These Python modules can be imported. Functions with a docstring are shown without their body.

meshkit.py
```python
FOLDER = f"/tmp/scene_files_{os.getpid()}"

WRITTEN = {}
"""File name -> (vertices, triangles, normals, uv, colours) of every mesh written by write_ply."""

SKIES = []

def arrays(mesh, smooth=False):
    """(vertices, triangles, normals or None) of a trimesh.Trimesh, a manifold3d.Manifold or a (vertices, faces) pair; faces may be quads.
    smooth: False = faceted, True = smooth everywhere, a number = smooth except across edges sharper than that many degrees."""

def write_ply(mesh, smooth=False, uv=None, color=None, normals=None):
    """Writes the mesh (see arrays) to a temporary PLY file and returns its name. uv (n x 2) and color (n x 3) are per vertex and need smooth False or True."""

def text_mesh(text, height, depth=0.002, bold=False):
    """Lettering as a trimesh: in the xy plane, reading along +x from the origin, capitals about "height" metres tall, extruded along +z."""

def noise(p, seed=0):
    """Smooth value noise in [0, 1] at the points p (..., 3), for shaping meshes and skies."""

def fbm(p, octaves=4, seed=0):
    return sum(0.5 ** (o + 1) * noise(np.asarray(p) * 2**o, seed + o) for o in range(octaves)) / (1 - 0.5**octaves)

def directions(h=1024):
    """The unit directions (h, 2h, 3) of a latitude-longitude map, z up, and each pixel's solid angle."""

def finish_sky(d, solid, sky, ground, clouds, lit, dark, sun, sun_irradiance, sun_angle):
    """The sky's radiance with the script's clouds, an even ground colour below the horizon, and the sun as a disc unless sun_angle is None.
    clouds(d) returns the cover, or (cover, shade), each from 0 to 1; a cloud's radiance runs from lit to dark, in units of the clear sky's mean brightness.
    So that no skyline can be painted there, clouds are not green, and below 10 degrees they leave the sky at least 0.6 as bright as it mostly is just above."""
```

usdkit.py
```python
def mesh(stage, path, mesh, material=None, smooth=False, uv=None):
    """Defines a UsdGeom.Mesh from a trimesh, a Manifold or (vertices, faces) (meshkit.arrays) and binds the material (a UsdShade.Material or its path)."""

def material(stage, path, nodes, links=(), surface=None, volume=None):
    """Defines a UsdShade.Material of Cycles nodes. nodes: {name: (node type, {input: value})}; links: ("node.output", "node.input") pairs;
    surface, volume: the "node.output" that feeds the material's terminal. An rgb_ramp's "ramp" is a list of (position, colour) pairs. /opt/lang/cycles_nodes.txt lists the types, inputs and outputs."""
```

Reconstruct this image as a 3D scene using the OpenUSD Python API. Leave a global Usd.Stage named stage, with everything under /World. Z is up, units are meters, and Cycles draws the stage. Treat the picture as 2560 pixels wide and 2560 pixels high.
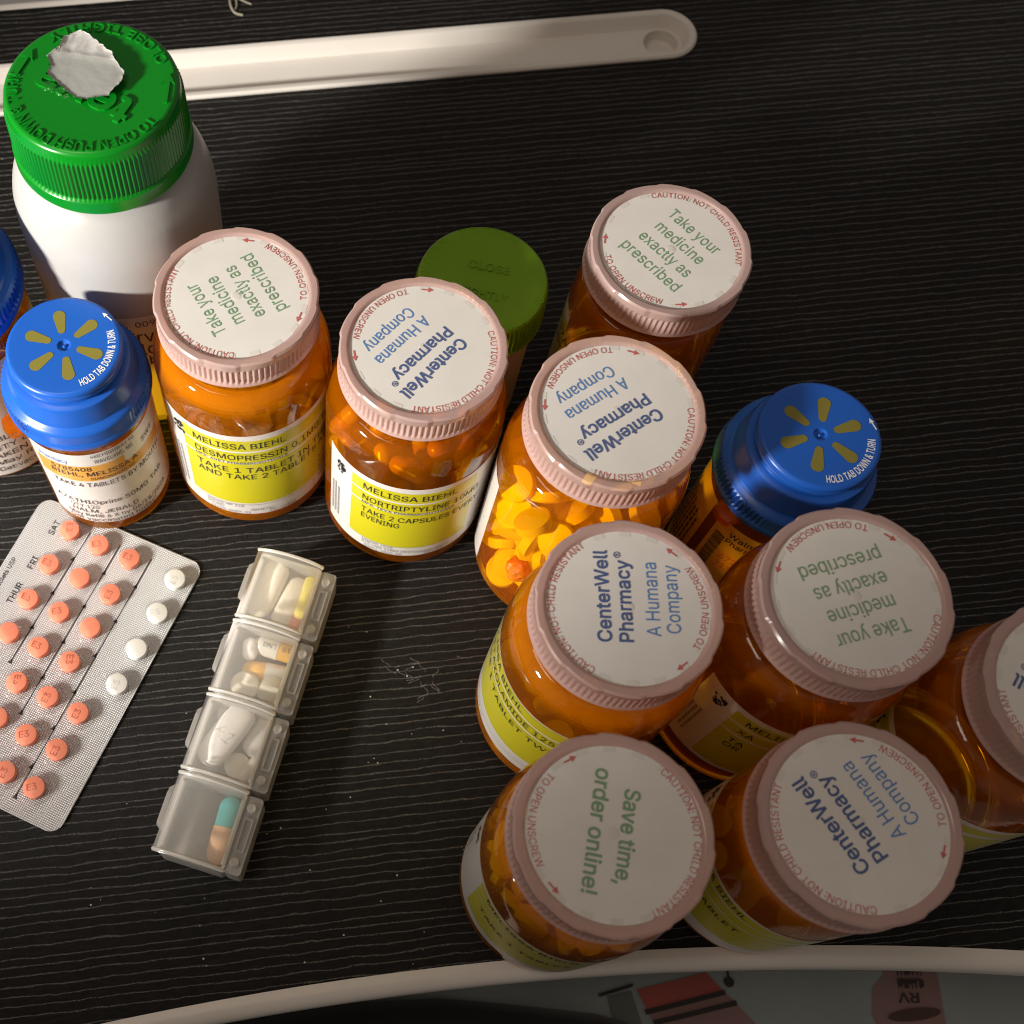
import math, numpy as np, trimesh, usdkit, meshkit
from pxr import Usd, UsdGeom, UsdLux, UsdShade, Gf, Sdf
from shapely.geometry import Polygon, Point, box as sbox
from shapely import affinity

stage = Usd.Stage.CreateInMemory()
UsdGeom.SetStageUpAxis(stage, 'Z'); UsdGeom.SetStageMetersPerUnit(stage, 1.0)
UsdGeom.Xform.Define(stage, '/World'); UsdGeom.Scope.Define(stage, '/World/Looks')
D = math.degrees; R_ = math.radians
PSI = 0.1209                                                      # the table's turn

# ------------------------------------------------------------------ camera
CAM_H, TILT, ROLL, FPX, PX, PY = 0.370282, 0.405558, 0.007858, 2948.89, -467.30, 55.36
ct, st, c_, s_ = math.cos(TILT), math.sin(TILT), math.cos(ROLL), math.sin(ROLL)
fwd = np.array([0, st, -ct]); up = np.array([0, ct, st]); rt = np.array([1., 0, 0])
right = c_*rt + s_*up; up2 = -s_*rt + c_*up
cam = UsdGeom.Camera.Define(stage, '/World/camera')
FL = 24.0; AP = FL*2560/FPX
cam.CreateFocalLengthAttr(FL); cam.CreateHorizontalApertureAttr(AP); cam.CreateVerticalApertureAttr(AP)
cam.CreateHorizontalApertureOffsetAttr(-PX/2560*AP); cam.CreateVerticalApertureOffsetAttr(PY/2560*AP)
cam.CreateClippingRangeAttr(Gf.Vec2f(0.01, 50))
cam.CreateFStopAttr(24/2.3); cam.CreateFocusDistanceAttr(0.345)
M = np.eye(4); M[0, :3] = right; M[1, :3] = up2; M[2, :3] = -fwd; M[3, :3] = [0, 0, CAM_H]
cam.AddTransformOp().Set(Gf.Matrix4d(*M.ravel().tolist()))
cam.CreateExposureAttr(0.0)

# ------------------------------------------------------------------ light: a lamp on the left, dim room light from ahead
def look_at(prim, pos, target):
    z = np.array(pos, float) - np.array(target, float); z /= np.linalg.norm(z)
    x = np.cross([0, 0, 1], z); x /= np.linalg.norm(x); y = np.cross(z, x)
    m = np.eye(4); m[0, :3] = x; m[1, :3] = y; m[2, :3] = z; m[3, :3] = pos
    UsdGeom.Xformable(prim).AddTransformOp().Set(Gf.Matrix4d(*m.ravel().tolist()))
key = UsdLux.SphereLight.Define(stage, '/World/bedside_lamp')      # a shaded lamp, so its light ends in a soft cone
key.CreateRadiusAttr(0.032); key.CreateIntensityAttr(1000.0); key.CreateColorAttr(Gf.Vec3f(1, .945, .865))
sh_ = UsdLux.ShapingAPI.Apply(key.GetPrim()); sh_.CreateShapingConeAngleAttr(18.8); sh_.CreateShapingConeSoftnessAttr(0.8)
look_at(key, (-0.53, -0.135, 0.325), (0.08, 0.325, 0.0))
fill = UsdLux.RectLight.Define(stage, '/World/room_light')
fill.CreateWidthAttr(0.34); fill.CreateHeightAttr(0.34); fill.CreateIntensityAttr(5.6); fill.CreateColorAttr(Gf.Vec3f(1, .81, .67))
look_at(fill, (-0.40, 0.08, 1.15), (0.0, 0.2, 0.0))
far = UsdLux.RectLight.Define(stage, '/World/far_lamp'); far.CreateWidthAttr(0.14); far.CreateHeightAttr(0.14); far.CreateIntensityAttr(0.6); far.CreateColorAttr(Gf.Vec3f(1, .88, .74))
look_at(far, (0.42, 0.85, 0.62), (0.05, 0.18, 0.05))
dome = UsdLux.DomeLight.Define(stage, '/World/room_glow'); dome.CreateIntensityAttr(0.05); dome.CreateColorAttr(Gf.Vec3f(1, .85, .74))

# ------------------------------------------------------------------ prim helpers
used = {}
def numbered(path):
    k = used.get(path, 0); used[path] = k + 1
    return path if k == 0 else f'{path}_{k:03d}'
def tag(p, label=None, cat=None, group=None, kind=None):
    for k, v in (('label', label), ('category', cat), ('group', group), ('kind', kind)):
        if v: p.SetCustomDataByKey(k, v)
    return p
def thing(name, label, cat, loc=(0, 0, 0), rz=0.0, group=None, kind=None):
    x = UsdGeom.Xform.Define(stage, numbered('/World/' + name))
    x.AddTranslateOp().Set(Gf.Vec3d(*map(float, loc))); x.AddRotateZOp().Set(float(D(rz)))
    return tag(x.GetPrim(), label, cat, group, kind)
def obj(name, mesh, mat, parent=None, smooth=False, label=None, kind=None):
    base = str(parent.GetPath()) if parent is not None else '/World'
    p = usdkit.mesh(stage, numbered(f'{base}/{name}'), mesh, '/World/Looks/' + mat, smooth=smooth).GetPrim()
    tag(p, label, kind=kind); return p
def place(prim, m):
    x = UsdGeom.Xformable(prim); x.ClearXformOpOrder(); x.AddTransformOp().Set(Gf.Matrix4d(*np.asarray(m).T.ravel().tolist()))
def copy_of(proto, name, m, label, cat, group):
    x = UsdGeom.Xform.Define(stage, numbered('/World/' + name)); x.AddTransformOp().Set(Gf.Matrix4d(*np.asarray(m).T.ravel().tolist()))
    p = x.GetPrim(); tag(p, label, cat, group)
    p.GetReferences().AddInternalReference(proto.GetPath()); p.SetInstanceable(True); return p
cat_ = trimesh.util.concatenate
def xf(mesh, m): k = mesh.copy(); k.apply_transform(m); return k
def T(x, y, z): return trimesh.transformations.translation_matrix([x, y, z])
def Rz(a): return trimesh.transformations.rotation_matrix(a, [0, 0, 1])
def Rx(a): return trimesh.transformations.rotation_matrix(a, [1, 0, 0])
def Ry(a): return trimesh.transformations.rotation_matrix(a, [0, 1, 0])

# ------------------------------------------------------------------ materials
def mat(name, nodes, links=(), surface='p.BSDF'): return usdkit.material(stage, '/World/Looks/' + name, nodes, list(links), surface=surface)
def plain(name, col, rough=.5, **k): mat(name, {'p': ('principled_bsdf', dict(base_color=col, roughness=rough, **k))})
def mottled(name, c1, c2, scale, rough=.5, bump=0.0, bscale=None, **k):
    n = {'g': ('geometry', {}), 'n': ('noise_texture', dict(scale=scale, detail=4)), 'm': ('mix_color', dict(a=c1, b=c2)), 'p': ('principled_bsdf', dict(roughness=rough, **k))}
    l = [('g.position', 'n.vector'), ('n.fac', 'm.fac'), ('m.result', 'p.base_color')]
    if bump:
        n['n2'] = ('noise_texture', dict(scale=bscale or scale, detail=3)); n['b'] = ('bump', dict(strength=.6, distance=bump))
        l += [('g.position', 'n2.vector'), ('n2.fac', 'b.height'), ('b.normal', 'p.normal')]
    mat(name, n, l)
def film(name, tint, edge, haze_col, haze, rough=.04, gloss=1.0, ior=1.5, haze_edge=None, bump=0.0, deep=None, deep_haze=None, blend=.42):
    """a thin clear wall: tinted see-through, a little milky scatter, a fresnel reflection"""
    n = {'lw': ('layer_weight', dict(blend=blend)), 'tc': ('mix_color', dict(a=tint, b=edge)), 't': ('transparent_bsdf', {}),
         'd': ('diffuse_bsdf', dict(color=haze_col)), 'tl': ('translucent_bsdf', dict(color=haze_col)), 'dm': ('mix_closure', dict(fac=.5)),
         'hz': ('mix_float', dict(a=haze, b=haze_edge if haze_edge is not None else min(1, haze*2))), 'm1': ('mix_closure', {}),
         'f': ('fresnel', dict(IOR=ior)), 'fg': ('math', dict(math_type='multiply', value2=gloss)), 'g': ('glossy_bsdf', dict(color=(1, 1, 1), roughness=rough)), 'm2': ('mix_closure', {})}
    l = [('lw.facing', 'tc.fac'), ('tc.result', 't.color'), ('d.BSDF', 'dm.closure1'), ('tl.BSDF', 'dm.closure2'), ('lw.facing', 'hz.fac'), ('hz.result', 'm1.fac'),
         ('t.BSDF', 'm1.closure1'), ('dm.closure', 'm1.closure2'), ('f.fac', 'fg.value1'), ('fg.value', 'm2.fac'), ('m1.closure', 'm2.closure1'), ('g.BSDF', 'm2.closure2')]
    if deep:
        n.update({'g0': ('geometry', {}), 'sz': ('separate_xyz', {}), 'az': ('math', dict(math_type='absolute')), 'dz': ('map_range', dict(range_type='smoothstep', from_min=.12, from_max=.55)), 'td': ('mix_color', dict(b=deep))})
        n['hd'] = ('mix_float', dict(b=deep_haze)); l.remove(('hz.result', 'm1.fac')); l += [('hz.result', 'hd.a'), ('dz.result', 'hd.fac'), ('hd.result', 'm1.fac')]
        l.remove(('tc.result', 't.color')); l += [('g0.true_normal', 'sz.vector'), ('sz.z', 'az.value1'), ('az.value', 'dz.value'), ('dz.result', 'td.fac'), ('tc.result', 'td.a'), ('td.result', 't.color')]
    if bump:
        n['ge'] = ('geometry', {}); n['n2'] = ('noise_texture', dict(scale=220, detail=2)); n['b'] = ('bump', dict(strength=.5, distance=bump))
        l += [('ge.position', 'n2.vector'), ('n2.fac', 'b.height'), ('b.normal', 'g.normal')]
    mat(name, n, l, surface='m2.closure')
film('amber_plastic', (.99, .78, .06), (.97, .56, .010), (1.0, .27, .001), .12, rough=.05, gloss=.9, haze_edge=.34, bump=.0002, deep=(.99, .58, .010), deep_haze=.34, blend=.2)
film('amber_dusty', (.99, .78, .06), (.97, .56, .010), (1.0, .30, .001), .20, rough=.05, gloss=.9, haze_edge=.46, bump=.0002, deep=(.99, .62, .010), deep_haze=.74, blend=.2)
film('clear_blister', (.99, .99, .99), (.98, .98, .98), (.8, .8, .8), .008, rough=.12, gloss=.33, ior=1.36, haze_edge=.03)
film('milky_plastic', (.98, .98, .98), (.93, .93, .92), (1.0, .975, .92), .31, rough=.2, gloss=1.0, haze_edge=.80)
film('milky_edge', (.97, .97, .97), (.9, .9, .9), (1.0, .975, .92), .62, rough=.16, gloss=1.0, haze_edge=.9)
film('clear_film', (.97, .97, .97), (.90, .90, .89), (.8, .78, .74), .05, rough=.10, gloss=1.4, haze_edge=.2)
def pinkcap():
    n = {'d': ('diffuse_bsdf', dict(color=(.84, .605, .565))), 'tl': ('translucent_bsdf', dict(color=(.88, .62, .57))), 'a': ('mix_closure', dict(fac=.4)),
         't': ('transparent_bsdf', dict(color=(.95, .82, .78))), 'b': ('mix_closure', dict(fac=.26)), 'f': ('fresnel', dict(IOR=1.5)), 'g': ('glossy_bsdf', dict(color=(1, 1, 1), roughness=.22)), 'c': ('mix_closure', {})}
    mat('pink_plastic', n, [('d.BSDF', 'a.closure1'), ('tl.BSDF', 'a.closure2'), ('a.closure', 'b.closure1'), ('t.BSDF', 'b.closure2'), ('f.fac', 'c.fac'), ('b.closure', 'c.closure1'), ('g.BSDF', 'c.closure2')], surface='c.closure')
pinkcap()
plain('clear_lug', (.66, .63, .58), .18, specular_ior_level=.6); mottled('cap_paper', (.75, .73, .69), (.66, .635, .595), 130, .42)
def paper(name, col):
    n = {'d': ('diffuse_bsdf', dict(color=col)), 'tl': ('translucent_bsdf', dict(color=col)), 'a': ('mix_closure', dict(fac=.24)), 'f': ('fresnel', dict(IOR=1.35)), 'g': ('glossy_bsdf', dict(color=(1, 1, 1), roughness=.35)), 'c': ('mix_closure', {})}
    mat(name, n, [('d.BSDF', 'a.closure1'), ('tl.BSDF', 'a.closure2'), ('f.fac', 'c.fac'), ('a.closure', 'c.closure1'), ('g.BSDF', 'c.closure2')], surface='c.closure')
paper('label_white', (.84, .82, .79)); paper('label_yellow', (.70, .64, .015)); paper('label_orange', (.84, .42, .07)); paper('label_amber', (.80, .50, .08))
plain('ink_black', (.018, .018, .022), .5); plain('ink_grey', (.28, .27, .27), .5); plain('ink_blue', (.09, .22, .50), .5); plain('ink_navy', (.07, .11, .26), .5)
plain('ink_green', (.19, .33, .19), .5); plain('ink_red', (.50, .12, .11), .5); plain('ink_white', (.80, .80, .80), .45); plain('ink_spark', (.215, .185, .03), .45)
plain('blue_plastic', (.012, .105, .50), .30, specular_ior_level=.5); plain('green_plastic', (.0015, .200, .010), .26); plain('lime_plastic', (.15, .32, .002), .30)
mottled('white_bottle', (.43, .425, .415), (.41, .405, .395), 60, .34, bump=.00006, bscale=500)
plain('pink_bottle', (.62, .45, .38), .4)
mottled('white_laminate', (.77, .735, .68), (.69, .655, .60), 38, .38)
plain('tab_orange', (.80, .145, .065), .55); plain('tab_white', (.80, .79, .74), .55); plain('tab_ivory', (.86, .78, .62), .45); plain('tab_yellow', (.93, .78, .13), .5); plain('tab_cream', (.86, .80, .62), .5)
mottled('tab_salmon', (.88, .29, .17), (.84, .25, .15), 800, .55); plain('pill_white', (.84, .81, .76), .4); plain('pill_chalk', (.82, .76, .66), .6)
plain('gel_white', (.80, .76, .66), .28); plain('gel_gold', (.86, .46, .05), .28); plain('gel_buff', (.42, .25, .09), .28); plain('gel_teal', (.10, .64, .62), .25); plain('gel_peach', (.98, .58, .32), .28); plain('gel_orange', (.40, .15, .018), .28)
plain('mark_dark', (.52, .125, .065), .6); plain('mark_pale', (.64, .63, .59), .6)
mottled('crumpled_orange', (.80, .21, .002), (.5, .10, .001), 300, .5)
mottled('torn_foil', (.52, .515, .50), (.42, .42, .40), 420, .36, bump=.0001, bscale=500)
mottled('foil_back', (.34, .35, .325), (.30, .31, .29), 900, .6)
mottled('dust', (.7, .68, .62), (.5, .48, .44), 900, .7)
plain('thread', (.30, .27, .21), .7); plain('scuff', (.34, .29, .27), .5)
def black_wood():
    """black laminate with pale embossed grain lines"""
    n = {'g': ('geometry', {}), 'r': ('vector_rotate', dict(rotation_type='z_axis', angle=-PSI)) if False else ('mapping', dict(mapping_type='point', rotation=(0, 0, -PSI))),
         'wob': ('mapping', dict(mapping_type='point', scale=(60, 150, 0))), 'nw': ('noise_texture', dict(scale=1, detail=3, roughness=.55)),
         'wob2': ('mapping', dict(mapping_type='point', scale=(330, 600, 0))), 'nw2': ('noise_texture', dict(scale=1, detail=2)),
         'sx': ('separate_xyz', {}), 'a': ('math', dict(math_type='multiply_add', value2=.0022)), 'a2': ('math', dict(math_type='multiply_add', value2=.0006)), 'sc': ('math', dict(math_type='multiply', value2=350.0)),
         'v': ('voronoi_texture', dict(dimensions='1D', feature='distance_to_edge', randomness=.8, scale=1)),
         'ln': ('map_range', dict(range_type='smoothstep', from_min=.028, from_max=.118, to_min=1, to_max=0)),
         'spm': ('mapping', dict(mapping_type='point', scale=(1500, 3000, 1))), 'sp': ('noise_texture', dict(scale=1, detail=2, roughness=.7)), 'spr': ('map_range', dict(from_min=.40, from_max=.66, to_min=.16, to_max=1.0)),
         'lnm': ('math', dict(math_type='multiply')), 'fm': ('mapping', dict(mapping_type='point', scale=(260, 1100, 1))), 'fn': ('noise_texture', dict(scale=1, detail=3)), 'fr': ('map_range', dict(from_min=.4, from_max=.75, to_min=0, to_max=1)),
         'base': ('mix_color', dict(a=(.0040, .0037, .0034), b=(.0125, .0114, .0100))), 'col': ('mix_color', dict(b=(.19, .189, .182))),
         'ro': ('map_range', dict(from_min=0, from_max=1, to_min=.46, to_max=.30)),
         'bh': ('math', dict(math_type='multiply_add', value2=.9)), 'b': ('bump', dict(strength=.8, distance=.0005)),
         'mt': ('math', dict(math_type='multiply', value2=.5)), 'sl': ('map_range', dict(to_min=.22, to_max=.9)), 'p': ('principled_bsdf', {})}
    l = [('g.position', 'r.vector'), ('r.vector', 'wob.vector'), ('wob.vector', 'nw.vector'), ('r.vector', 'wob2.vector'), ('wob2.vector', 'nw2.vector'), ('r.vector', 'sx.vector'),
         ('nw.fac', 'a.value1'), ('sx.y', 'a.value3'), ('nw2.fac', 'a2.value1'), ('a.value', 'a2.value3'), ('a2.value', 'sc.value1'), ('sc.value', 'v.w'), ('v.distance', 'ln.value'),
         ('r.vector', 'spm.vector'), ('spm.vector', 'sp.vector'), ('sp.fac', 'spr.value'), ('ln.result', 'lnm.value1'), ('spr.result', 'lnm.value2'),
         ('r.vector', 'fm.vector'), ('fm.vector', 'fn.vector'), ('fn.fac', 'fr.value'), ('fr.result', 'base.fac'), ('base.result', 'col.a'), ('lnm.value', 'col.fac'), ('col.result', 'p.base_color'),
         ('ln.result', 'ro.value'), ('lnm.value', 'sl.value'), ('lnm.value', 'mt.value1'), ('mt.value', 'p.metallic'), ('sl.result', 'p.specular_ior_level'), ('ro.result', 'p.roughness'), ('sp.fac', 'bh.value1'), ('ln.result', 'bh.value3'), ('bh.value', 'b.height'), ('b.normal', 'p.normal')]
    mat('black_wood', n, l)
black_wood()
def blister_foil():
    n = {'g': ('geometry', {}), 'r': ('mapping', dict(mapping_type='point', rotation=(0, 0, R_(24.0)))), 's': ('mapping', dict(mapping_type='point', scale=(1500, 1500, 0))),
         'v': ('voronoi_texture', dict(dimensions='2D', feature='f1', randomness=.0, scale=1)), 'h': ('map_range', dict(range_type='smoothstep', from_min=.15, from_max=.55, to_min=1, to_max=0)),
         'b': ('bump', dict(strength=.7, distance=.0003)), 'c': ('mix_color', dict(a=(.42, .42, .43), b=(.60, .60, .61))), 'p': ('principled_bsdf', dict(metallic=.62, roughness=.33))}
    mat('blister_foil', n, [('g.position', 'r.vector'), ('r.vector', 's.vector'), ('s.vector', 'v.vector'), ('v.distance', 'h.value'), ('h.result', 'b.height'), ('b.normal', 'p.normal'), ('h.result', 'c.fac'), ('c.result', 'p.base_color')])
blister_foil()
def cloth(name, c1, c2):
    n = {'g': ('geometry', {}), 'm': ('mapping', dict(scale=(1600, 1600, 1600))), 'n': ('noise_texture', dict(scale=1, detail=2)), 'n2': ('noise_texture', dict(scale=35, detail=4)), 'ad': ('math', dict(math_type='multiply_add', value2=.5)),
         'c': ('mix_color', dict(a=c1, b=c2)), 'b': ('bump', dict(strength=.5, distance=.0004)), 'p': ('principled_bsdf', dict(roughness=.9, sheen_weight=.2))}
    mat(name, n, [('g.position', 'm.vector'), ('m.vector', 'n.vector'), ('g.position', 'n2.vector'), ('n.fac', 'ad.value1'), ('n2.fac', 'ad.value3'), ('ad.value', 'c.fac'), ('c.result', 'p.base_color'), ('n.fac', 'b.height'), ('b.normal', 'p.normal')])
cloth('sage_cloth', (.265, .31, .30), (.35, .395, .38)); cloth('black_cloth', (.006, .006, .006), (.014, .013, .012))
cloth('print_coral', (.40, .085, .07), (.46, .11, .085)); cloth('print_pink', (.27, .16, .155), (.31, .19, .18)); cloth('print_dark', (.03, .022, .022), (.05, .04, .04)); cloth('print_brown', (.075, .04, .03), (.10, .055, .045)); cloth('print_pale', (.36, .37, .34), (.42, .42, .39)); cloth('print_grey', (.13, .15, .135), (.17, .185, .165))

# ------------------------------------------------------------------ shape helpers
def grid_faces(n, m, closed):
    """n rings of m points each"""
    i = np.arange(n-1)[:, None]*m; j = np.arange(m if closed else m-1)[None, :]; k = (j+1) % m
    a, b, c, d = i+j, i+k, i+m+k, i+m+j
    return np.concatenate([np.stack([a, b, c], -1).reshape(-1, 3), np.stack([a, c, d], -1).reshape(-1, 3)])
def rings(rr, n):
    """rr: list of (radius or array of n radii, z), bottom to top seen from outside"""
    t = np.arange(n)/n*2*np.pi; v = []
    for r, z in rr:
        r = np.broadcast_to(r, n); v.append(np.stack([r*np.cos(t), r*np.sin(t), np.broadcast_to(z, n)], 1))
    return trimesh.Trimesh(np.concatenate(v), grid_faces(len(rr), n, True), process=False)
def arc(cx, cz, r, a0, a1, n): return [(cx + r*math.cos(a), cz + r*math.sin(a)) for a in np.linspace(a0, a1, n)]
def cyl_patch(Rr, a0, a1, z0, z1, n=None):
    n = n or max(3, int(abs(a1-a0)/R_(3))+2)
    t = np.linspace(a0, a1, n); v = np.concatenate([np.stack([Rr*np.cos(t), Rr*np.sin(t), np.full(n, z)], 1) for z in (z0, z1)])
    return trimesh.Trimesh(v, grid_faces(2, n, False), process=False)
def disc(r, z, n=96, r0=0.0):
    t = np.arange(n)/n*2*np.pi; inner = np.stack([r0*np.cos(t), r0*np.sin(t), np.full(n, z)], 1); outer = np.stack([r*np.cos(t), r*np.sin(t), np.full(n, z)], 1)
    f = grid_faces(2, n, True)[:, ::-1]
    return trimesh.Trimesh(np.concatenate([inner, outer]), f, process=False)
_tc = {}
def flat_text(s, h, bold=False):
    """flat lettering in the xy plane (only the faces looking up), z = 0"""
    if (s, bold) not in _tc:
        m = meshkit.text_mesh(s, 1.0, 1.0, bold=bold)
        up_ = m.face_normals[:, 2] > .5
        m = trimesh.Trimesh(m.vertices, m.faces[up_], process=False); m.remove_unreferenced_vertices()
        v = m.vertices.copy(); v[:, 2] = 0; _tc[(s, bold)] = (v, m.faces.copy())
    v, f = _tc[(s, bold)]
    return trimesh.Trimesh(v*h, f, process=False)
def text_w(s, h, bold=False): return float(flat_text(s, h, bold).vertices[:, 0].max())
def raised_text(s, h, depth, bold=False):
    m = meshkit.text_mesh(s, h, depth, bold=bold); return m
def wrap_cyl(m, Rr, a0, z, sx=1.0):
    v = m.vertices; a = a0 + v[:, 0]*sx/Rr; r = Rr + v[:, 2]
    return trimesh.Trimesh(np.stack([r*np.cos(a), r*np.sin(a), z + v[:, 1]], 1), m.faces, process=False)
def wrap_ring(m, r, a0, z, sx=1.0, inward=False):
    v = m.vertices
    if inward: a, q = a0 + v[:, 0]*sx/r, r - v[:, 1]
    else: a, q = a0 - v[:, 0]*sx/r, r + v[:, 1]
    return trimesh.Trimesh(np.stack([q*np.cos(a), q*np.sin(a), z + v[:, 2]], 1), m.faces, process=False)
def fit_ring(s, h, r, a0, a1, z, inward=False, bold=False, solid=0):
    m = raised_text(s, h, solid, bold) if solid else flat_text(s, h, bold)
    return wrap_ring(m, r, a0, z, abs(a1-a0)*r/m.vertices[:, 0].max(), inward)
def poly(p, z=0.0):
    v, f = trimesh.creation.triangulate_polygon(p, engine='earcut'); return trimesh.Trimesh(np.column_stack([v, np.full(len(v), z)]), f, process=False)
def slab(p, z0, z1): m = trimesh.creation.extrude_polygon(p, z1-z0, engine='earcut'); m.apply_translation([0, 0, z0]); return m
def tube(pts, r, n=8):
    pts = np.asarray(pts, float); d = np.gradient(pts, axis=0); d /= np.linalg.norm(d, axis=1)[:, None]
    ref = np.array([0, 0, 1.]) if abs(d[:, 2]).max() < .9 else np.array([1., 0, 0]); v = []
    rr = np.broadcast_to(r, len(pts))
    for p_, t_, q in zip(pts, d, rr):
        x = np.cross(ref, t_); x /= np.linalg.norm(x); y = np.cross(t_, x); a = np.arange(n)/n*2*np.pi
        v.append(p_ + q*(np.cos(a)[:, None]*x + np.sin(a)[:, None]*y))
    m = trimesh.Trimesh(np.concatenate(v), grid_faces(len(pts), n, True), process=False)
    return m
def bevel_box(sx, sy, sz, b):
    import manifold3d as m3
    s = np.array([[i*(sx/2-b), j*(sy/2-b), k*(sz/2-b)] for i in (-1, 1) for j in (-1, 1) for k in (-1, 1)])
    pts = np.concatenate([s + o for o in np.concatenate([np.eye(3), -np.eye(3)])*b] + [s + np.array(o)*b*.577 for o in np.ndindex(2, 2, 2)] ) if False else np.concatenate([s + o*b for o in np.concatenate([np.eye(3), -np.eye(3)])])
    return trimesh.convex.convex_hull(pts)

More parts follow.
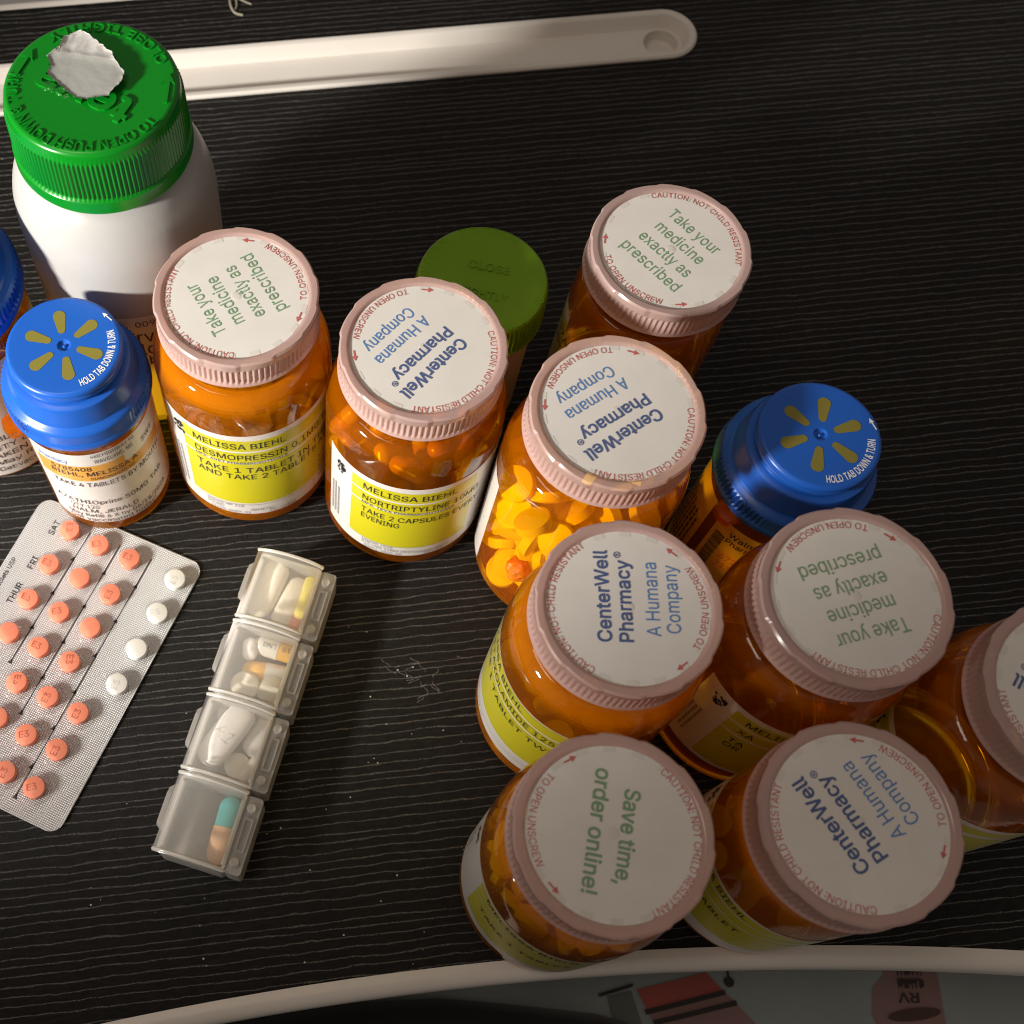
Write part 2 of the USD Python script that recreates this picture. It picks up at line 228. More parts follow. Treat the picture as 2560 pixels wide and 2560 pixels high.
# ------------------------------------------------------------------ the table, its edge and its slot
def tabletop():
    c, s = math.cos(PSI), math.sin(PSI)
    def loc(x, y): return (c*x + s*y, -s*x + c*y)                  # world to table axes
    t = thing('table', 'black wood grain table top with rounded white edging', 'table', (0, 0, 0), PSI, kind='structure')
    front = [loc(*q) for q in [(-.0619, .0040), (-.0231, .0121), (.0084, .0172), (.0401, .0208), (.0587, .0224), (.1652, .0265), (.2088, .0265)]]
    fx, fy = np.array(front).T; cf = np.polyfit(fx, fy, 2)
    xs = np.linspace(-.30, .50, 60); edge = [(x, np.polyval(cf, x)) for x in xs]
    yb = loc(-.1387, .3977)[1]; yb = .5*(yb + loc(-.0886, .4034)[1])
    top = Polygon(edge + [(.50, yb), (-.30, yb)])
    # slot
    u0, u1 = loc(-.062, .3762), loc(.1326, .3998); l0, l1 = loc(-.0551, .3506), loc(.1409, .3737)
    yu, yl = .5*(u0[1]+u1[1]), .5*(l0[1]+l1[1]); yc, hw = .5*(yu+yl), .5*(yu-yl)
    tip = loc(.1537, .3866)[0]; xl = -.26
    stad = lambda h: sbox(xl + (hw-h), yc-h, tip-hw, yc+h).union(Point(tip-hw, yc).buffer(h, 24))
    obj('table_board', slab(top.difference(stad(hw-.0008)), -.016, 0.0), 'black_wood', t)
    # white edging: a rounded strip along the front and the back
    def strip(path, side):
        p = np.array(path); d = np.gradient(p, axis=0); d /= np.linalg.norm(d, axis=1)[:, None]; nrm = np.stack([d[:, 1], -d[:, 0]], 1)*side
        prof = [(0, .0004)] + [(.0022 + .0040*math.sin(a), -.0044 + .0050*math.cos(a)) for a in np.linspace(0, math.pi/2, 8)] + [(.0062, -.012), (.0046, -.0165), (0, -.0175)]
        v = np.concatenate([np.column_stack([p + nrm*o, np.full(len(p), z)]) for o, z in prof]); f = grid_faces(len(prof), len(p), False)
        return trimesh.Trimesh(v, f if side > 0 else f[:, ::-1], process=False)
    obj('edging', strip(edge, 1), 'white_laminate', t, smooth=50, label='curved white edging along the near side')
    obj('edging', strip([(x, yb) for x in xs], -1), 'white_laminate', t, smooth=50, label='straight white edging along the far side')
    # slot tray: rim, channel floor, round pocket
    fl = stad(hw-.0052).difference(Point(tip-hw-.0005, yc).buffer(.0072, 32))
    def loft(polys):
        n = 720; v = []
        for h, z in polys:
            ring = stad(h).exterior; L = ring.length
            v.append([(*ring.interpolate(i/n, normalized=True).coords[0], z) for i in range(n)])
        m = trimesh.Trimesh(np.concatenate(v), grid_faces(len(polys), n, True), process=False)
        return m
    rim = loft([(hw, -.001), (hw, .0008), (hw-.0007, .0016), (hw-.0026, .0016), (hw-.0033, .0009), (hw-.0040, -.0020), (hw-.0052, -.0044)])
    obj('slot_rim', rim, 'white_laminate', t, smooth=40)
    obj('slot_floor', slab(fl, -.0060, -.0044), 'white_laminate', t)
    # a second low step along the near side of the channel
    obj('slot_step', slab(sbox(xl+.01, yc-hw+.0046, tip-.052, yc-hw+.0066), -.0044, -.0020), 'white_laminate', t)
    pk = rings([(.0, -.0105), (.0060, -.0105), (.0070, -.0095), (.0074, -.0046)], 48); pk.apply_translation([tip-hw-.0005, yc, 0]); pk.invert()
    obj('slot_pocket', pk, 'white_laminate', t, smooth=40)
    # scuffs worn into the laminate
    rng = np.random.default_rng(5); sc = []
    c0 = np.array([.031, .112])
    for k in range(20):
        a = rng.uniform(.2, 1.2) if k % 2 else rng.uniform(-1.2, -.6); L = rng.uniform(.0004, .0022); q = c0 + rng.normal(0, .0055, 2); tt = np.linspace(-1, 1, 7)
        pts = np.stack([q[0] + L*tt*math.cos(a) + .0006*np.sin(3*tt), q[1] + L*tt*math.sin(a), np.full(7, .00005)], 1)
        m = tube(pts, .00006*np.array([.3, .8, 1, .5, 1, .6, .3]), 5); v = m.vertices.copy(); v[:, 2] = .00004 + (v[:, 2]-.00005)*.3; m.vertices = v; sc.append(m)
    m = cat_(sc); m.apply_transform(Rz(-PSI)); obj('scuff_marks', m, 'scuff', t, kind='stuff')
tabletop()

# ------------------------------------------------------------------ blanket and dark cloth below the near edge
FZ = -.100
def fz(x, y): return FZ + .0035*np.sin(x*21 + 1.3*y*30) + .0025*np.sin(x*47 - y*25 + 1) + .0012*np.sin(x*110 + y*60)
def fabric():
    x, y = np.meshgrid(np.linspace(-.45, .75, 160), np.linspace(-.45, .35, 100)); v = np.stack([x, y, fz(x, y)], -1).reshape(-1, 3)
    b = thing('blanket', 'sage green printed cloth under the near table edge', 'blanket')
    obj('cloth', trimesh.Trimesh(v, grid_faces(100, 160, False), process=False), 'sage_cloth', b, smooth=True)
    def pr(name, pts, mt, lift=.0005, label=None):
        m = poly(Polygon(pts)) if not isinstance(pts, Polygon) else poly(pts)
        m = m.subdivide_to_size(.004); w = m.vertices.copy(); w[:, 2] = fz(w[:, 0], w[:, 1]) + lift; m.vertices = w
        if m.face_normals[:, 2].mean() < 0: m.invert()
        obj(name, m, mt, b, smooth=True, label=label)
    pr('printed_shape', [(.1171, .0182), (.1443, .0246), (.150, .018), (.1205, .0098)], 'print_coral', label='coral red printed shape')
    pr('printed_shape', [(.1205, .0098), (.150, .018), (.1625, .0040), (.130, -.006), (.123, .004)], 'print_pink', label='dusty pink printed shape')
    for o, (a, b_) in enumerate((((.1190, .0104), (.1503, .0176)), ((.1215, .0068), (.1540, .0140)))):
        a, b_ = np.array(a), np.array(b_); d = (b_-a)/np.linalg.norm(b_-a); n_ = np.array([-d[1], d[0]])*.0009
        pr('printed_stripe', [a-n_, b_-n_, b_+n_, a+n_], 'print_dark', .0010)
    pr('printed_shape', [(.1150, -.004), (.123, .004), (.130, -.006)], 'print_coral', .0009)
    pr('printed_lamp', [(.1436, .0262), (.1530, .0275), (.1530, .0262), (.1436, .0250)], 'print_dark', .0009)
    pr('printed_lamp', Polygon([(.1518, .0268), (.1526, .0268), (.1526, .022), (.1518, .022)]).union(Point(.1522, .0212).buffer(.0019, 10)), 'print_dark', .0009)
    pr('printed_lamp', [(.1030, .0168), (.1160, .0205), (.1158, .0192), (.1032, .0156)], 'print_dark', .0009)
    pr('printed_shape', [(.1060, .0160), (.1150, .0180), (.1175, .0060), (.1080, .0020)], 'print_grey', .0004)
    pr('printed_trailer', [(.2125, .0300), (.2315, .0300), (.2325, -.002), (.2120, -.002)], 'print_pink', label='pink printed trailer')
    pr('printed_trailer_end', [(.2120, .024), (.2080, .0200), (.2065, .0100), (.2085, .0040), (.2120, .0060)], 'print_pink', .0004)
    pr('printed_window', affinity.rotate(affinity.scale(Point(.2215, .0105).buffer(1, 20), .0094, .0022), 7), 'print_brown', .0010)
    m = flat_text('RV', .0034, True); w = text_w('RV', .0034, True); m.apply_transform(T(.2205+w/2*1.25, .0180, 0) @ Rz(math.pi) @ np.diag([1.25, 1, 1, 1]))
    v2 = m.vertices.copy(); v2[:, 2] = fz(v2[:, 0], v2[:, 1]) + .0012; m.vertices = v2; obj('printed_lettering', m, 'print_dark', b)
    rng = np.random.default_rng(2); mk = []
    for row, yy in enumerate((.0212, .0258)):
        x0 = .2170
        while x0 < .2255:
            w = rng.uniform(.0006, .0011); mk.append(poly(sbox(x0, yy-.0017, x0+w*.6, yy+.0019))); x0 += w*1.6
            mk.append(poly(sbox(x0-w, yy+rng.uniform(-.0017, .001), x0+.3*w, yy+rng.uniform(.0012, .0019))))
    m = cat_(mk); v2 = m.vertices.copy(); v2[:, 2] = fz(v2[:, 0], v2[:, 1]) + .0012; m.vertices = v2; obj('printed_scribble', m, 'print_dark', b)
    # black clothing nearer to the viewer
    n = 60; xs = np.linspace(-.30, .13, n); ytop = np.interp(xs, [-.3, -.035, .0097, .0431, .0599, .1008, .1121, .13], [.004, .0052, .0125, .0143, .0133, .0093, .0063, -.004])
    prof = [(0, 0), (.004, .006), (.012, .010), (.05, .012), (.20, .010)]
    v = np.concatenate([np.stack([xs, ytop - o, FZ + .008 + h + .001*np.sin(xs*90)], 1) for o, h in prof])
    lo = np.stack([xs, ytop + .001, np.full(n, FZ - .006)], 1); v = np.concatenate([lo, v])
    obj_ = thing('garment', 'black cloth garment across the lap at the bottom edge', 'clothing'); obj('cloth', trimesh.Trimesh(v, grid_faces(6, n, False)[:, ::-1], process=False), 'black_cloth', obj_, smooth=True)
fabric()

# ------------------------------------------------------------------ amber pill bottles
def bottle_profile(H, Rb):
    zc = H - .0128
    p = [(0.0, .0022), (Rb*.62, .0018), (Rb*.80, .0006), (Rb*.88, 0.0)] + arc(Rb-.0042, .0042, .0042, -math.pi/2*.95, 0, 6)
    p += [(Rb, z) for z in np.linspace(.010, zc-.0185, 6)]
    sh = .0118
    p += [(Rb - (Rb-.0208)*(1-math.cos(a)), zc-.0165 + sh*math.sin(a)) for a in np.linspace(0.06, math.pi/2, 12)]
    p += [(.0206, zc-.0042), (.0206, zc-.0020), (.0205, zc+.004)]
    return p
def cap_parts(t, H, Rc, kind, ang):
    n = 540; th = np.arange(n)/n*2*np.pi; k = 14; ph = (th*k/(2*np.pi) + .3) % 1.0
    saw = np.where(ph < .86, -.0001 + .00042*ph/.86, -.0001 + .00042*(1-ph)/.14) - .0002
    rib = Rc - .0006 + .00026*np.cos(90*th)
    zb = H - .0115
    rr = [(.0200, zb+.004), (.0200, zb+.0002), (Rc-.0016, zb), (Rc-.0002, zb+.0002), (Rc+.0002, zb+.0008), (Rc-.0002, zb+.0016), (rib, zb+.0022), (rib, H-.0043), (Rc-.0004+saw*.4, H-.0036), (Rc-.0001+saw, H-.0026), (Rc+saw, H-.0006), (Rc-.0005+saw, H), (Rc-.0020, H), (Rc-.0026, H-.0002), (Rc-.0031, H-.0007)]
    cap = obj('cap', rings(rr, n), 'pink_plastic', t, smooth=38)
    zi = H - .0005; ri = Rc - .0028
    obj('insert_disc', disc(ri-.0003, zi-.0002), 'cap_paper', cap)
    # clear lugs round the insert
    lug = []
    for a in np.arange(18)/18*2*np.pi + .13:
        lug.append(xf(poly(sbox(ri-.0017, -.0014, ri-.0004, .0014), zi-.00015), Rz(a)))
    obj('clear_lugs', cat_(lug), 'clear_lug', cap)
    obj('moulding_mark', rings([(.0016, zi-.00022), (.0013, zi-.00014), (.0007, zi-.00011), (0, zi-.00011)], 24), 'clear_lug', cap, smooth=40)
    z = zi - .00010; d = ang; q = Rc/.0234
    for nm, s, a0, a1, inw in (('warning_lettering', 'CAUTION: NOT CHILD RESISTANT', d+R_(151), d+R_(33), False), ('opening_lettering', 'TO OPEN UNSCREW', d-R_(124), d-R_(54), True)):
        obj(nm, fit_ring(s, .00175*q, (.79 if not inw else .84)*Rc, a0, a1, z, inw), 'ink_red', cap)
    for a, sg in ((d-R_(38), 1), (d-R_(141), -1)):
        ar = Polygon([(-.0017, -.00022), (.0002, -.00022), (.0002, -.0008), (.0017, 0), (.0002, .0008), (.0002, .00022), (-.0017, .00022)])
        m = poly(ar, z); m.apply_transform(Rz(a) @ T(.815*Rc, 0, 0) @ Rz(sg*math.pi/2)); obj('arrow_print', m, 'ink_red', cap)
    def line(name, s, h, x0, y0, ink, bold=False, center=False, sx=1.0, width=None):
        m = flat_text(s, h*q, bold); w = m.vertices[:, 0].max()
        if width: sx = width*q/w
        m.apply_transform(Rz(d) @ T((-w*sx/2 if center else x0*q), y0*q, z) @ np.diag([sx, 1, 1, 1])); obj(name, m, ink, cap)
    if kind == 'center':
        line('lettering', 'CenterWell', .0034, -.0096, .0047, 'ink_navy', True, width=.0246)
        line('lettering', 'Pharmacy', .0034, -.0096, -.0006, 'ink_navy', True, width=.0220)
        line('lettering', '®', .0022, .0128, .0008, 'ink_navy')
        line('lettering', 'A Humana', .0034, -.0076, -.0074, 'ink_blue', width=.0196)
        line('lettering', 'Company', .0034, -.0068, -.0124, 'ink_blue', width=.0182)
    elif kind == 'take':
        for s, y, w in (('Take your', .0079, .0188), ('medicine', .0018, .0176), ('exactly as', -.0043, .0190), ('prescribed', -.0104, .0216)): line('lettering', s, .0037, 0, y, 'ink_green', center=True, width=w)
    else:
        for s, y, w in (('Save time,', .0016, .0222), ('order online!', -.0056, .0292)): line('lettering', s, .0036, 0, y, 'ink_green', True, center=True, width=w)
    return cap
def bars(a0, z0, Rr, W, Hh, n, rng, vertical=False):
    ms = []; x = 0
    while x < W:
        w = rng.uniform(.00025, .0007)
        ms.append(cyl_patch(Rr, a0 + x/Rr, a0 + (x+w)/Rr, z0, z0+Hh, 3)); x += w + rng.uniform(.00025, .0006)
    return cat_(ms)
def vials_label(t, Rb, a_l, a_r, z0, z1, aM, lines, blocks, extra=(), edge_block=True, seed=0, yellow_to=None):
    """white label with yellow blocks, lettering and, at its left end, small print"""
    rng = np.random.default_rng(seed); Rl, Ry_, Rt = Rb + .00012, Rb + .0002, Rb + .0003
    lab = obj('label', cyl_patch(Rl, a_l, a_r, z0, z1), 'label_white', t, smooth=True)
    yr = yellow_to if yellow_to is not None else a_r
    for b0, b1 in blocks: obj('yellow_block', cyl_patch(Ry_, aM - .0040/Rb, yr, b0, b1), 'label_yellow', lab, smooth=True)
    for s, h, a, z, w, ink in lines:
        m = flat_text(s, h); sx = (w/m.vertices[:, 0].max()) if w else 1.25
        obj('label_lettering', wrap_cyl(m, Rt, a, z, sx), ink, lab)
    if edge_block:
        ms = []
        for r in range(3):
            y = z0 + .008
            a = a_l + (.0016 + .0016*r)/Rb
            while y < z1 - .022:
                L = rng.uniform(.0008, .0022); ms.append(cyl_patch(Rt, a, a + .0008/Rb, y, y+L, 3)); y += L + .0005
        obj('small_print', cat_(ms), 'ink_grey', lab)
        lg = []
        for k in range(26):
            x, y = rng.integers(0, 7), rng.integers(0, 7); lg.append(cyl_patch(Rt, a_l + (.0042+.00062*x)/Rb, a_l + (.0042+.00062*(x+1.3))/Rb, z1-.0105+.0009*y, z1-.0105+.0009*(y+1.2), 3))
        obj('pharmacy_mark', cat_(lg), 'ink_black', lab)
    for e in extra: e(lab, Rt)
    return lab
def cw_bottle(key, x, y, H, Rb, Rc, kind, ang, label):
    t = thing('pill_bottle', label, 'pill bottle', (x, y, 0))
    obj('body', rings(bottle_profile(H, Rb), 120), 'amber_dusty' if key in 'AEH' else 'amber_plastic', t, smooth=35)
    cap_parts(t, H, Rc, kind, R_(ang))
    return t
SPEC = {  # x, y, height, body radius, cap radius, print, reading direction
 'A': (-.0251, .1889, .0974, .0265, .0231, 'take', 119.8), 'B': (.0265, .1742, .0948, .0267, .0233, 'center', -133.9), 'C': (.1016, .2158, .0840, .0242, .0239, 'take', -49.5),
 'D': (.0770, .1534, .0975, .0267, .0235, 'center', -147.2), 'E': (.0753, .0992, .0958, .0270, .0234, 'center', 88.3), 'F': (.1305, .1013, .0991, .0270, .0238, 'take', -164.6),
 'G': (.0666, .0442, .0956, .0256, .0233, 'save', -101.8), 'H': (.1261, .0481, .0902, .0237, .0240, 'center', 120.7), 'I': (.1815, .0778, .0975, .0265, .0234, 'center', 145.0)}
LBL = {
 'A': 'amber bottle with yellow desmopressin label, its cap overlapping the tall white bottle', 'B': 'amber bottle of orange capsules with yellow nortriptyline label',
 'C': 'amber bottle with Take your medicine cap, farthest back beside the lime green lid', 'D': 'amber bottle of large yellow tablets, its label turned away to the left',
 'E': 'amber bottle with yellow label facing left, between the yellow tablets and the Save time cap', 'F': 'dim amber bottle with Take your medicine cap, in front of the right-hand blue cap',
 'G': 'amber bottle of small round tablets whose cap reads Save time, order online', 'H': 'amber bottle with CenterWell cap standing nearest the right part of the near table edge',
 'I': 'amber bottle cut off by the right edge of the picture'}
BT = {k: cw_bottle(k, *SPEC[k], LBL[k]) for k in 'ABCDEFGHI'}
def lines_for(aM, name_w, drug, mfr, t1, t2, drug_w, t1w, t2w, mfr_w=None, top=.0560):
    L = []
    if name_w: L.append(('MELISSA BIEHL', .0034, aM, top, name_w, 'ink_black'))
    if drug: L.append((drug, .0033, aM, top-.0072, drug_w, 'ink_black'))
    if mfr: L.append((mfr, .0014, aM, top-.0098, mfr_w, 'ink_black'))
    if t1: L.append((t1, .0033, aM, top-.0157, t1w, 'ink_black'))
    if t2: L.append((t2, .0033, aM, top-.0203, t2w, 'ink_black'))
    return L
BL = [(.0545, .0610), (.0472, .0534), (.0175, .0460)]
def foot(aM, Rb, rows):
    def f(lab, Rt):
        for s, h, dx, z, w in rows:
            m = flat_text(s, h); obj('label_lettering', wrap_cyl(m, Rt, aM + dx/Rb, z, w/m.vertices[:, 0].max()), 'ink_grey', lab)
        fr = [cyl_patch(Rt, aM-.003/Rb, aM+.040/Rb, .0164, .0166), cyl_patch(Rt, aM+.0398/Rb, aM+.040/Rb, .0085, .0165, 3)]
        rg = np.random.default_rng(31)
        for r in range(5):
            aa = aM + .0425/Rb
            while aa < aM + .056/Rb: q = rg.uniform(.0004, .0016); fr.append(cyl_patch(Rt, aa, aa + q/Rb, .0270-.0032*r, .0280-.0032*r, 3)); aa += (q+.0004)/Rb
        obj('ruled_box', cat_(fr), 'ink_grey', lab)
    return f
a = R_(-124); vials_label(BT['A'], .0265, R_(-150), R_(38), .0092, .0640, a, lines_for(a, .0296, 'DESMOPRESSIN 0.1MG TAB', 'MFR: AVET PHARMACEUTICALS', 'TAKE 1 TABLET IN THE', 'AND TAKE 2 TABLETS AT', .0520, .0480, .0480, .0300), BL, [foot(a, .0265, [('Imprint: HP 318', .0017, .001, .0145, .013), ('ROUND', .0017, .001, .0122, .006), ('WHITE', .0017, .016, .0118, .0075), ('23155-0489-01', .0017, .002, .0098, .014), ('55-40304', .0019, .022, .0099, .010)])], seed=1)
a = R_(-125); vials_label(BT['B'], .0267, R_(-157), R_(-8), .0095, .0600, a, lines_for(a, .0300, 'NORTRIPTYLINE 10MG', 'MFR: TEVA PHARMACEUTICALS', 'TAKE 2 CAPSULES EVERY', 'EVENING', .0390, .0400, .0130, .0300, top=.0520), [(.0505, .0570), (.0432, .0494), (.0165, .0420)], [foot(a, .0267, [('Imprint: TEVA', .0017, .001, .0146, .011), ('815 LNG 10MG 0810', .0017, .001, .0124, .018), ('ORANGE/WHITE', .0017, .019, .0118, .012), ('00093-0810-05', .0017, .002, .0100, .013), ('36-71', .0019, .022, .0099, .007)])], seed=2, yellow_to=R_(-46))
a = R_(155); vials_label(BT['E'], .0270, R_(128), R_(-70+360), .0110, .0615, a, lines_for(a, .0300, 'ACETAZOLAMIDE 125MG', None, 'TAKE 1 TABLET TWICE', None, .0490, .0490, 0), BL[:2] + [(.0215, .0460)], [foot(a, .0270, [('51672-4022-01', .0017, .004, .0130, .015)])], seed=3)
a = R_(-157+360); vials_label(BT['G'], .0256, R_(150), R_(-20+360), .0110, .0560, a, lines_for(a, .0300, None, None, 'TAKE 1 TABLET', None, 0, .030, 0, top=.0500), [(.0485, .0540), (.0415, .0474), (.0180, .0404)], seed=4)
a = R_(161); vials_label(BT['H'], .0237, R_(125), R_(-40+360), .0060, .0520, a, lines_for(a, .0290, None, None, 'TAKE 1 TABLET', 'ONE', 0, .032, .010, top=.0465), [(.0450, .0505), (.0380, .0440), (.0150, .0370)], seed=5)
a = R_(-127); vials_label(BT['F'], .0270, R_(-160), R_(45), .0150, .0640, a, lines_for(a, .0300, 'XA', None, 'TA', 'OR', .005, .005, .005), BL, seed=6)
vials_label(BT['D'], .0267, R_(30), R_(-170+360), .0060, .0600, R_(60), [], [(.0180, .0540)], edge_block=True, seed=7, yellow_to=R_(150))
vials_label(BT['C'], .0242, R_(60), R_(-172+360), .0060, .0520, R_(80), [('ZS7A', .0030, R_(166), .040, None, 'ink_black'), ('NSY', .0028, R_(168), .034, None, 'ink_black')], [(.0150, .0480)], edge_block=False, seed=8)
vials_label(BT['I'], .0265, R_(150), R_(10+360), .0060, .0560, R_(165), [], [(.0480, .0530), (.0160, .0450)], edge_block=True, seed=9)

# ------------------------------------------------------------------ blue capped vials
def blue_vial(x, y, H, Rd, Rf, Rb, a0, label, zf, build_label):
    t = thing('pill_vial', label, 'pill vial', (x, y, 0))
    body = [(0, .0016), (Rb*.8, .0014), (Rb*.9, 0)] + arc(Rb-.0016, .0016, .0016, -1.5, 0, 5) + [(Rb, z) for z in (.008, .02, .04, zf-.006)] + [(Rb+.0008, zf-.0052), (Rb+.0008, zf-.0040), (Rb-.0006, zf-.0034), (Rb-.0006, zf+.003)]
    obj('body', rings(body, 96), 'amber_plastic', t, smooth=35)
    tab = slab(Polygon([(Rb-.001, -.0045), (Rb+.0042, -.0030), (Rb+.0052, 0), (Rb+.0042, .0030), (Rb-.001, .0045)]), zf-.0072, zf-.0042); tab.apply_transform(Rz(R_(212))); obj('press_tab', tab, 'amber_plastic', t)
    n = 480; th = np.arange(n)/n*2*np.pi
    grip = np.clip(np.sin(2*th + 1.2)*3 + .4, 0, 1); rib = Rf - .0004 + .00045*np.cos(96*th)*grip
    rr = [(Rb+.0004, zf-.0030), (Rf-.0012, zf-.0032), (Rf, zf-.0028), (Rf+.0003, zf-.0012), (Rf, zf-.0004), (rib, zf+.0002), (rib, zf+.0042), (Rf-.0006, zf+.0050), (Rf-.0014, zf+.0057), (Rd+.0032, zf+.0060), (Rd+.0026, zf+.0066)]
    rr += [(Rd+.0021, zf+.0090), (Rd+.0015, H-.0072), (Rd+.0011, H-.0064), (Rd+.0002, H-.0060), (Rd-.0008, H-.0058), (Rd-.0010, H-.0044), (Rd-.0002, H-.0040), (Rd-.0001, H-.0030), (Rd-.0007, H-.0027), (Rd, H-.0021)] + arc(Rd-.0014, H-.0014, .0014, 0, math.pi/2, 6) + [(Rd*.8, H), (.0022, H), (.0019, H-.0001), (.0016, H-.0008), (.0008, H-.0010), (.0004, H-.0004), (0, H-.0003)]
    cap = obj('cap', rings(rr, n), 'blue_plastic', t, smooth=32)
    z = H + .00008
    for k in range(6):
        r0, r1, w0, w1 = .235*Rd, .70*Rd, .065*Rd, .108*Rd
        p = Polygon([(r0+w0, -w0), (r1-w1, -w1), (r1-w1, w1), (r0+w0, w0)]).union(Point(r0+w0, 0).buffer(w0, 10)).union(Point(r1-w1, 0).buffer(w1, 12))
        m = poly(p, z); m.apply_transform(Rz(a0 + k*math.pi/3)); obj('spark_petal', m, 'ink_spark', cap)
    obj('cap_lettering', fit_ring('HOLD TAB DOWN & TURN', .0021, .875*Rd, a0-R_(109), a0-R_(22), z, True, bold=True), 'ink_white', cap)
    pts = [(-.0017, -.00018), (.0008, -.00018), (.0006, -.0007), (.0022, 0), (.0006, .0007), (.0008, .00018), (-.0017, .00018)]
    m = poly(Polygon(pts), z); m.apply_transform(Rz(a0-R_(4)) @ T(.90*Rd, 0, 0) @ Rz(R_(100))); obj('arrow_print', m, 'ink_white', cap)
    build_label(t, Rb); return t
def rows(lab, Rt, ls):
    for s, h, az, z, w, ink in ls:
        m = flat_text(s, h); obj('label_lettering', wrap_cyl(m, Rt, R_(az), z, w/m.vertices[:, 0].max()), ink, lab)
def labW(t, Rb):
    lab = obj('label', cyl_patch(Rb+.00012, R_(-138), R_(12), .0070, .0560), 'label_white', t, smooth=True)
    obj('orange_band', cyl_patch(Rb+.0002, R_(-132), R_(-52), .0385, .0485), 'label_orange', lab, smooth=True)
    obj('orange_band', cyl_patch(Rb+.0002, R_(-52), R_(-6), .0385, .0440), 'label_orange', lab, smooth=True)
    k = 'ink_black'
    rows(lab, Rb+.0003, [('Pharmacy', .0026, -128, .0500, .0100, 'ink_blue'), ('460 HIGHWAY 90', .0020, -80, .0535, .0150, k), ('WAVELAND, MS', .0022, -78, .0500, .0132, k), ('SWT', .0026, -32, .0470, .0062, k),
        ('5785408', .0025, -118, .0455, .0130, k), ('BIEHL, MELISSA A', .0026, -120, .0420, .0290, k), ('DIAMONDHEAD, MS', .0016, -86, .0393, .0150, k), ('TAKE 4 TABLETS BY MOUTH', .0027, -122, .0345, .0400, k),
        ('AZATHIOprine 50MG TAB', .0027, -128, .0215, .0400, k), ('QTY 120', .0024, -116, .0180, .0100, k), ('HALM, JERALD', .0026, -116, .0146, .0230, k), ('May Refill 6 X by 06/18/2025', .0025, -122, .0110, .0380, k), ('Get vaccinated today!', .0025, -122, .0078, .0320, k)])
blue_vial(-.0744, .1804, .0843, .0167, .0219, .0205, R_(43), 'blue capped vial with white azathioprine label, in front of the tall white bottle', .0640, labW)
def labX(t, Rb):
    lab = obj('label', cyl_patch(Rb+.00012, R_(-152), R_(10), .0060, .0520), 'label_amber', t, smooth=True, label='main label with barcode')
    rng = np.random.default_rng(3); ms = []; z = .0205
    while z < .0440:
        w = rng.uniform(.0003, .0008); ms.append(cyl_patch(Rb+.0003, R_(-148), R_(-138), z, z+w, 4)); z += w + rng.uniform(.0003, .0006)
    obj('barcode', cat_(ms), 'ink_black', lab)
    obj('orange_band', cyl_patch(Rb+.0002, R_(-136), R_(-112), .0260, .0375), 'label_orange', lab, smooth=True)
    rows(lab, Rb+.0003, [('Walmart', .0028, -137, .0462, .0130, 'ink_black'), ('Pharmacy', .0028, -137, .0422, .0140, 'ink_black'), ('6725', .0034, -134, .0325, .0080, 'mark_dark'), ('7134', .0030, -133, .0275, .0070, 'mark_dark')])
    l2 = obj('label', cyl_patch(Rb+.00012, R_(118), R_(198), .0080, .0540), 'label_amber', t, smooth=True, label='yellow caution sticker')
    ms = []
    for c in range(9):
        z = .0120 + .001*rng.random()
        while z < .0440 - .001*c: L = rng.uniform(.001, .004); ms.append(cyl_patch(Rb+.0003, R_(150+5*c), R_(151.6+5*c), z, z+L, 3)); z += L + .0008
    obj('small_print', cat_(ms), 'ink_black', l2)
blue_vial(.1357, .1538, .0843, .0169, .0225, .0205, R_(15.6), 'blue capped vial on the right, behind a dim amber bottle', .0635, labX)
def labY(t, Rb):
    lab = obj('label', cyl_patch(Rb+.00012, R_(-130), R_(30), .0020, .0640), 'label_white', t, smooth=True)
    rows(lab, Rb+.0003, [('TABLETS', .0030, -84, .0245, .0200, 'ink_black'), ('QTY 60', .0030, -76, .0190, .0160, 'ink_black'), ('TAKEN WITH', .0030, -84, .0140, .0300, 'ink_black'), ('May Refill', .0028, -78, .0095, .0220, 'ink_black'), ('Get vaccinated today!', .0028, -78, .0050, .0360, 'ink_black')])
blue_vial(-.1175, .2045, .1000, .0205, .0270, .0255, R_(80), 'blue capped vial cut off by the left edge of the picture', .0780, labY)

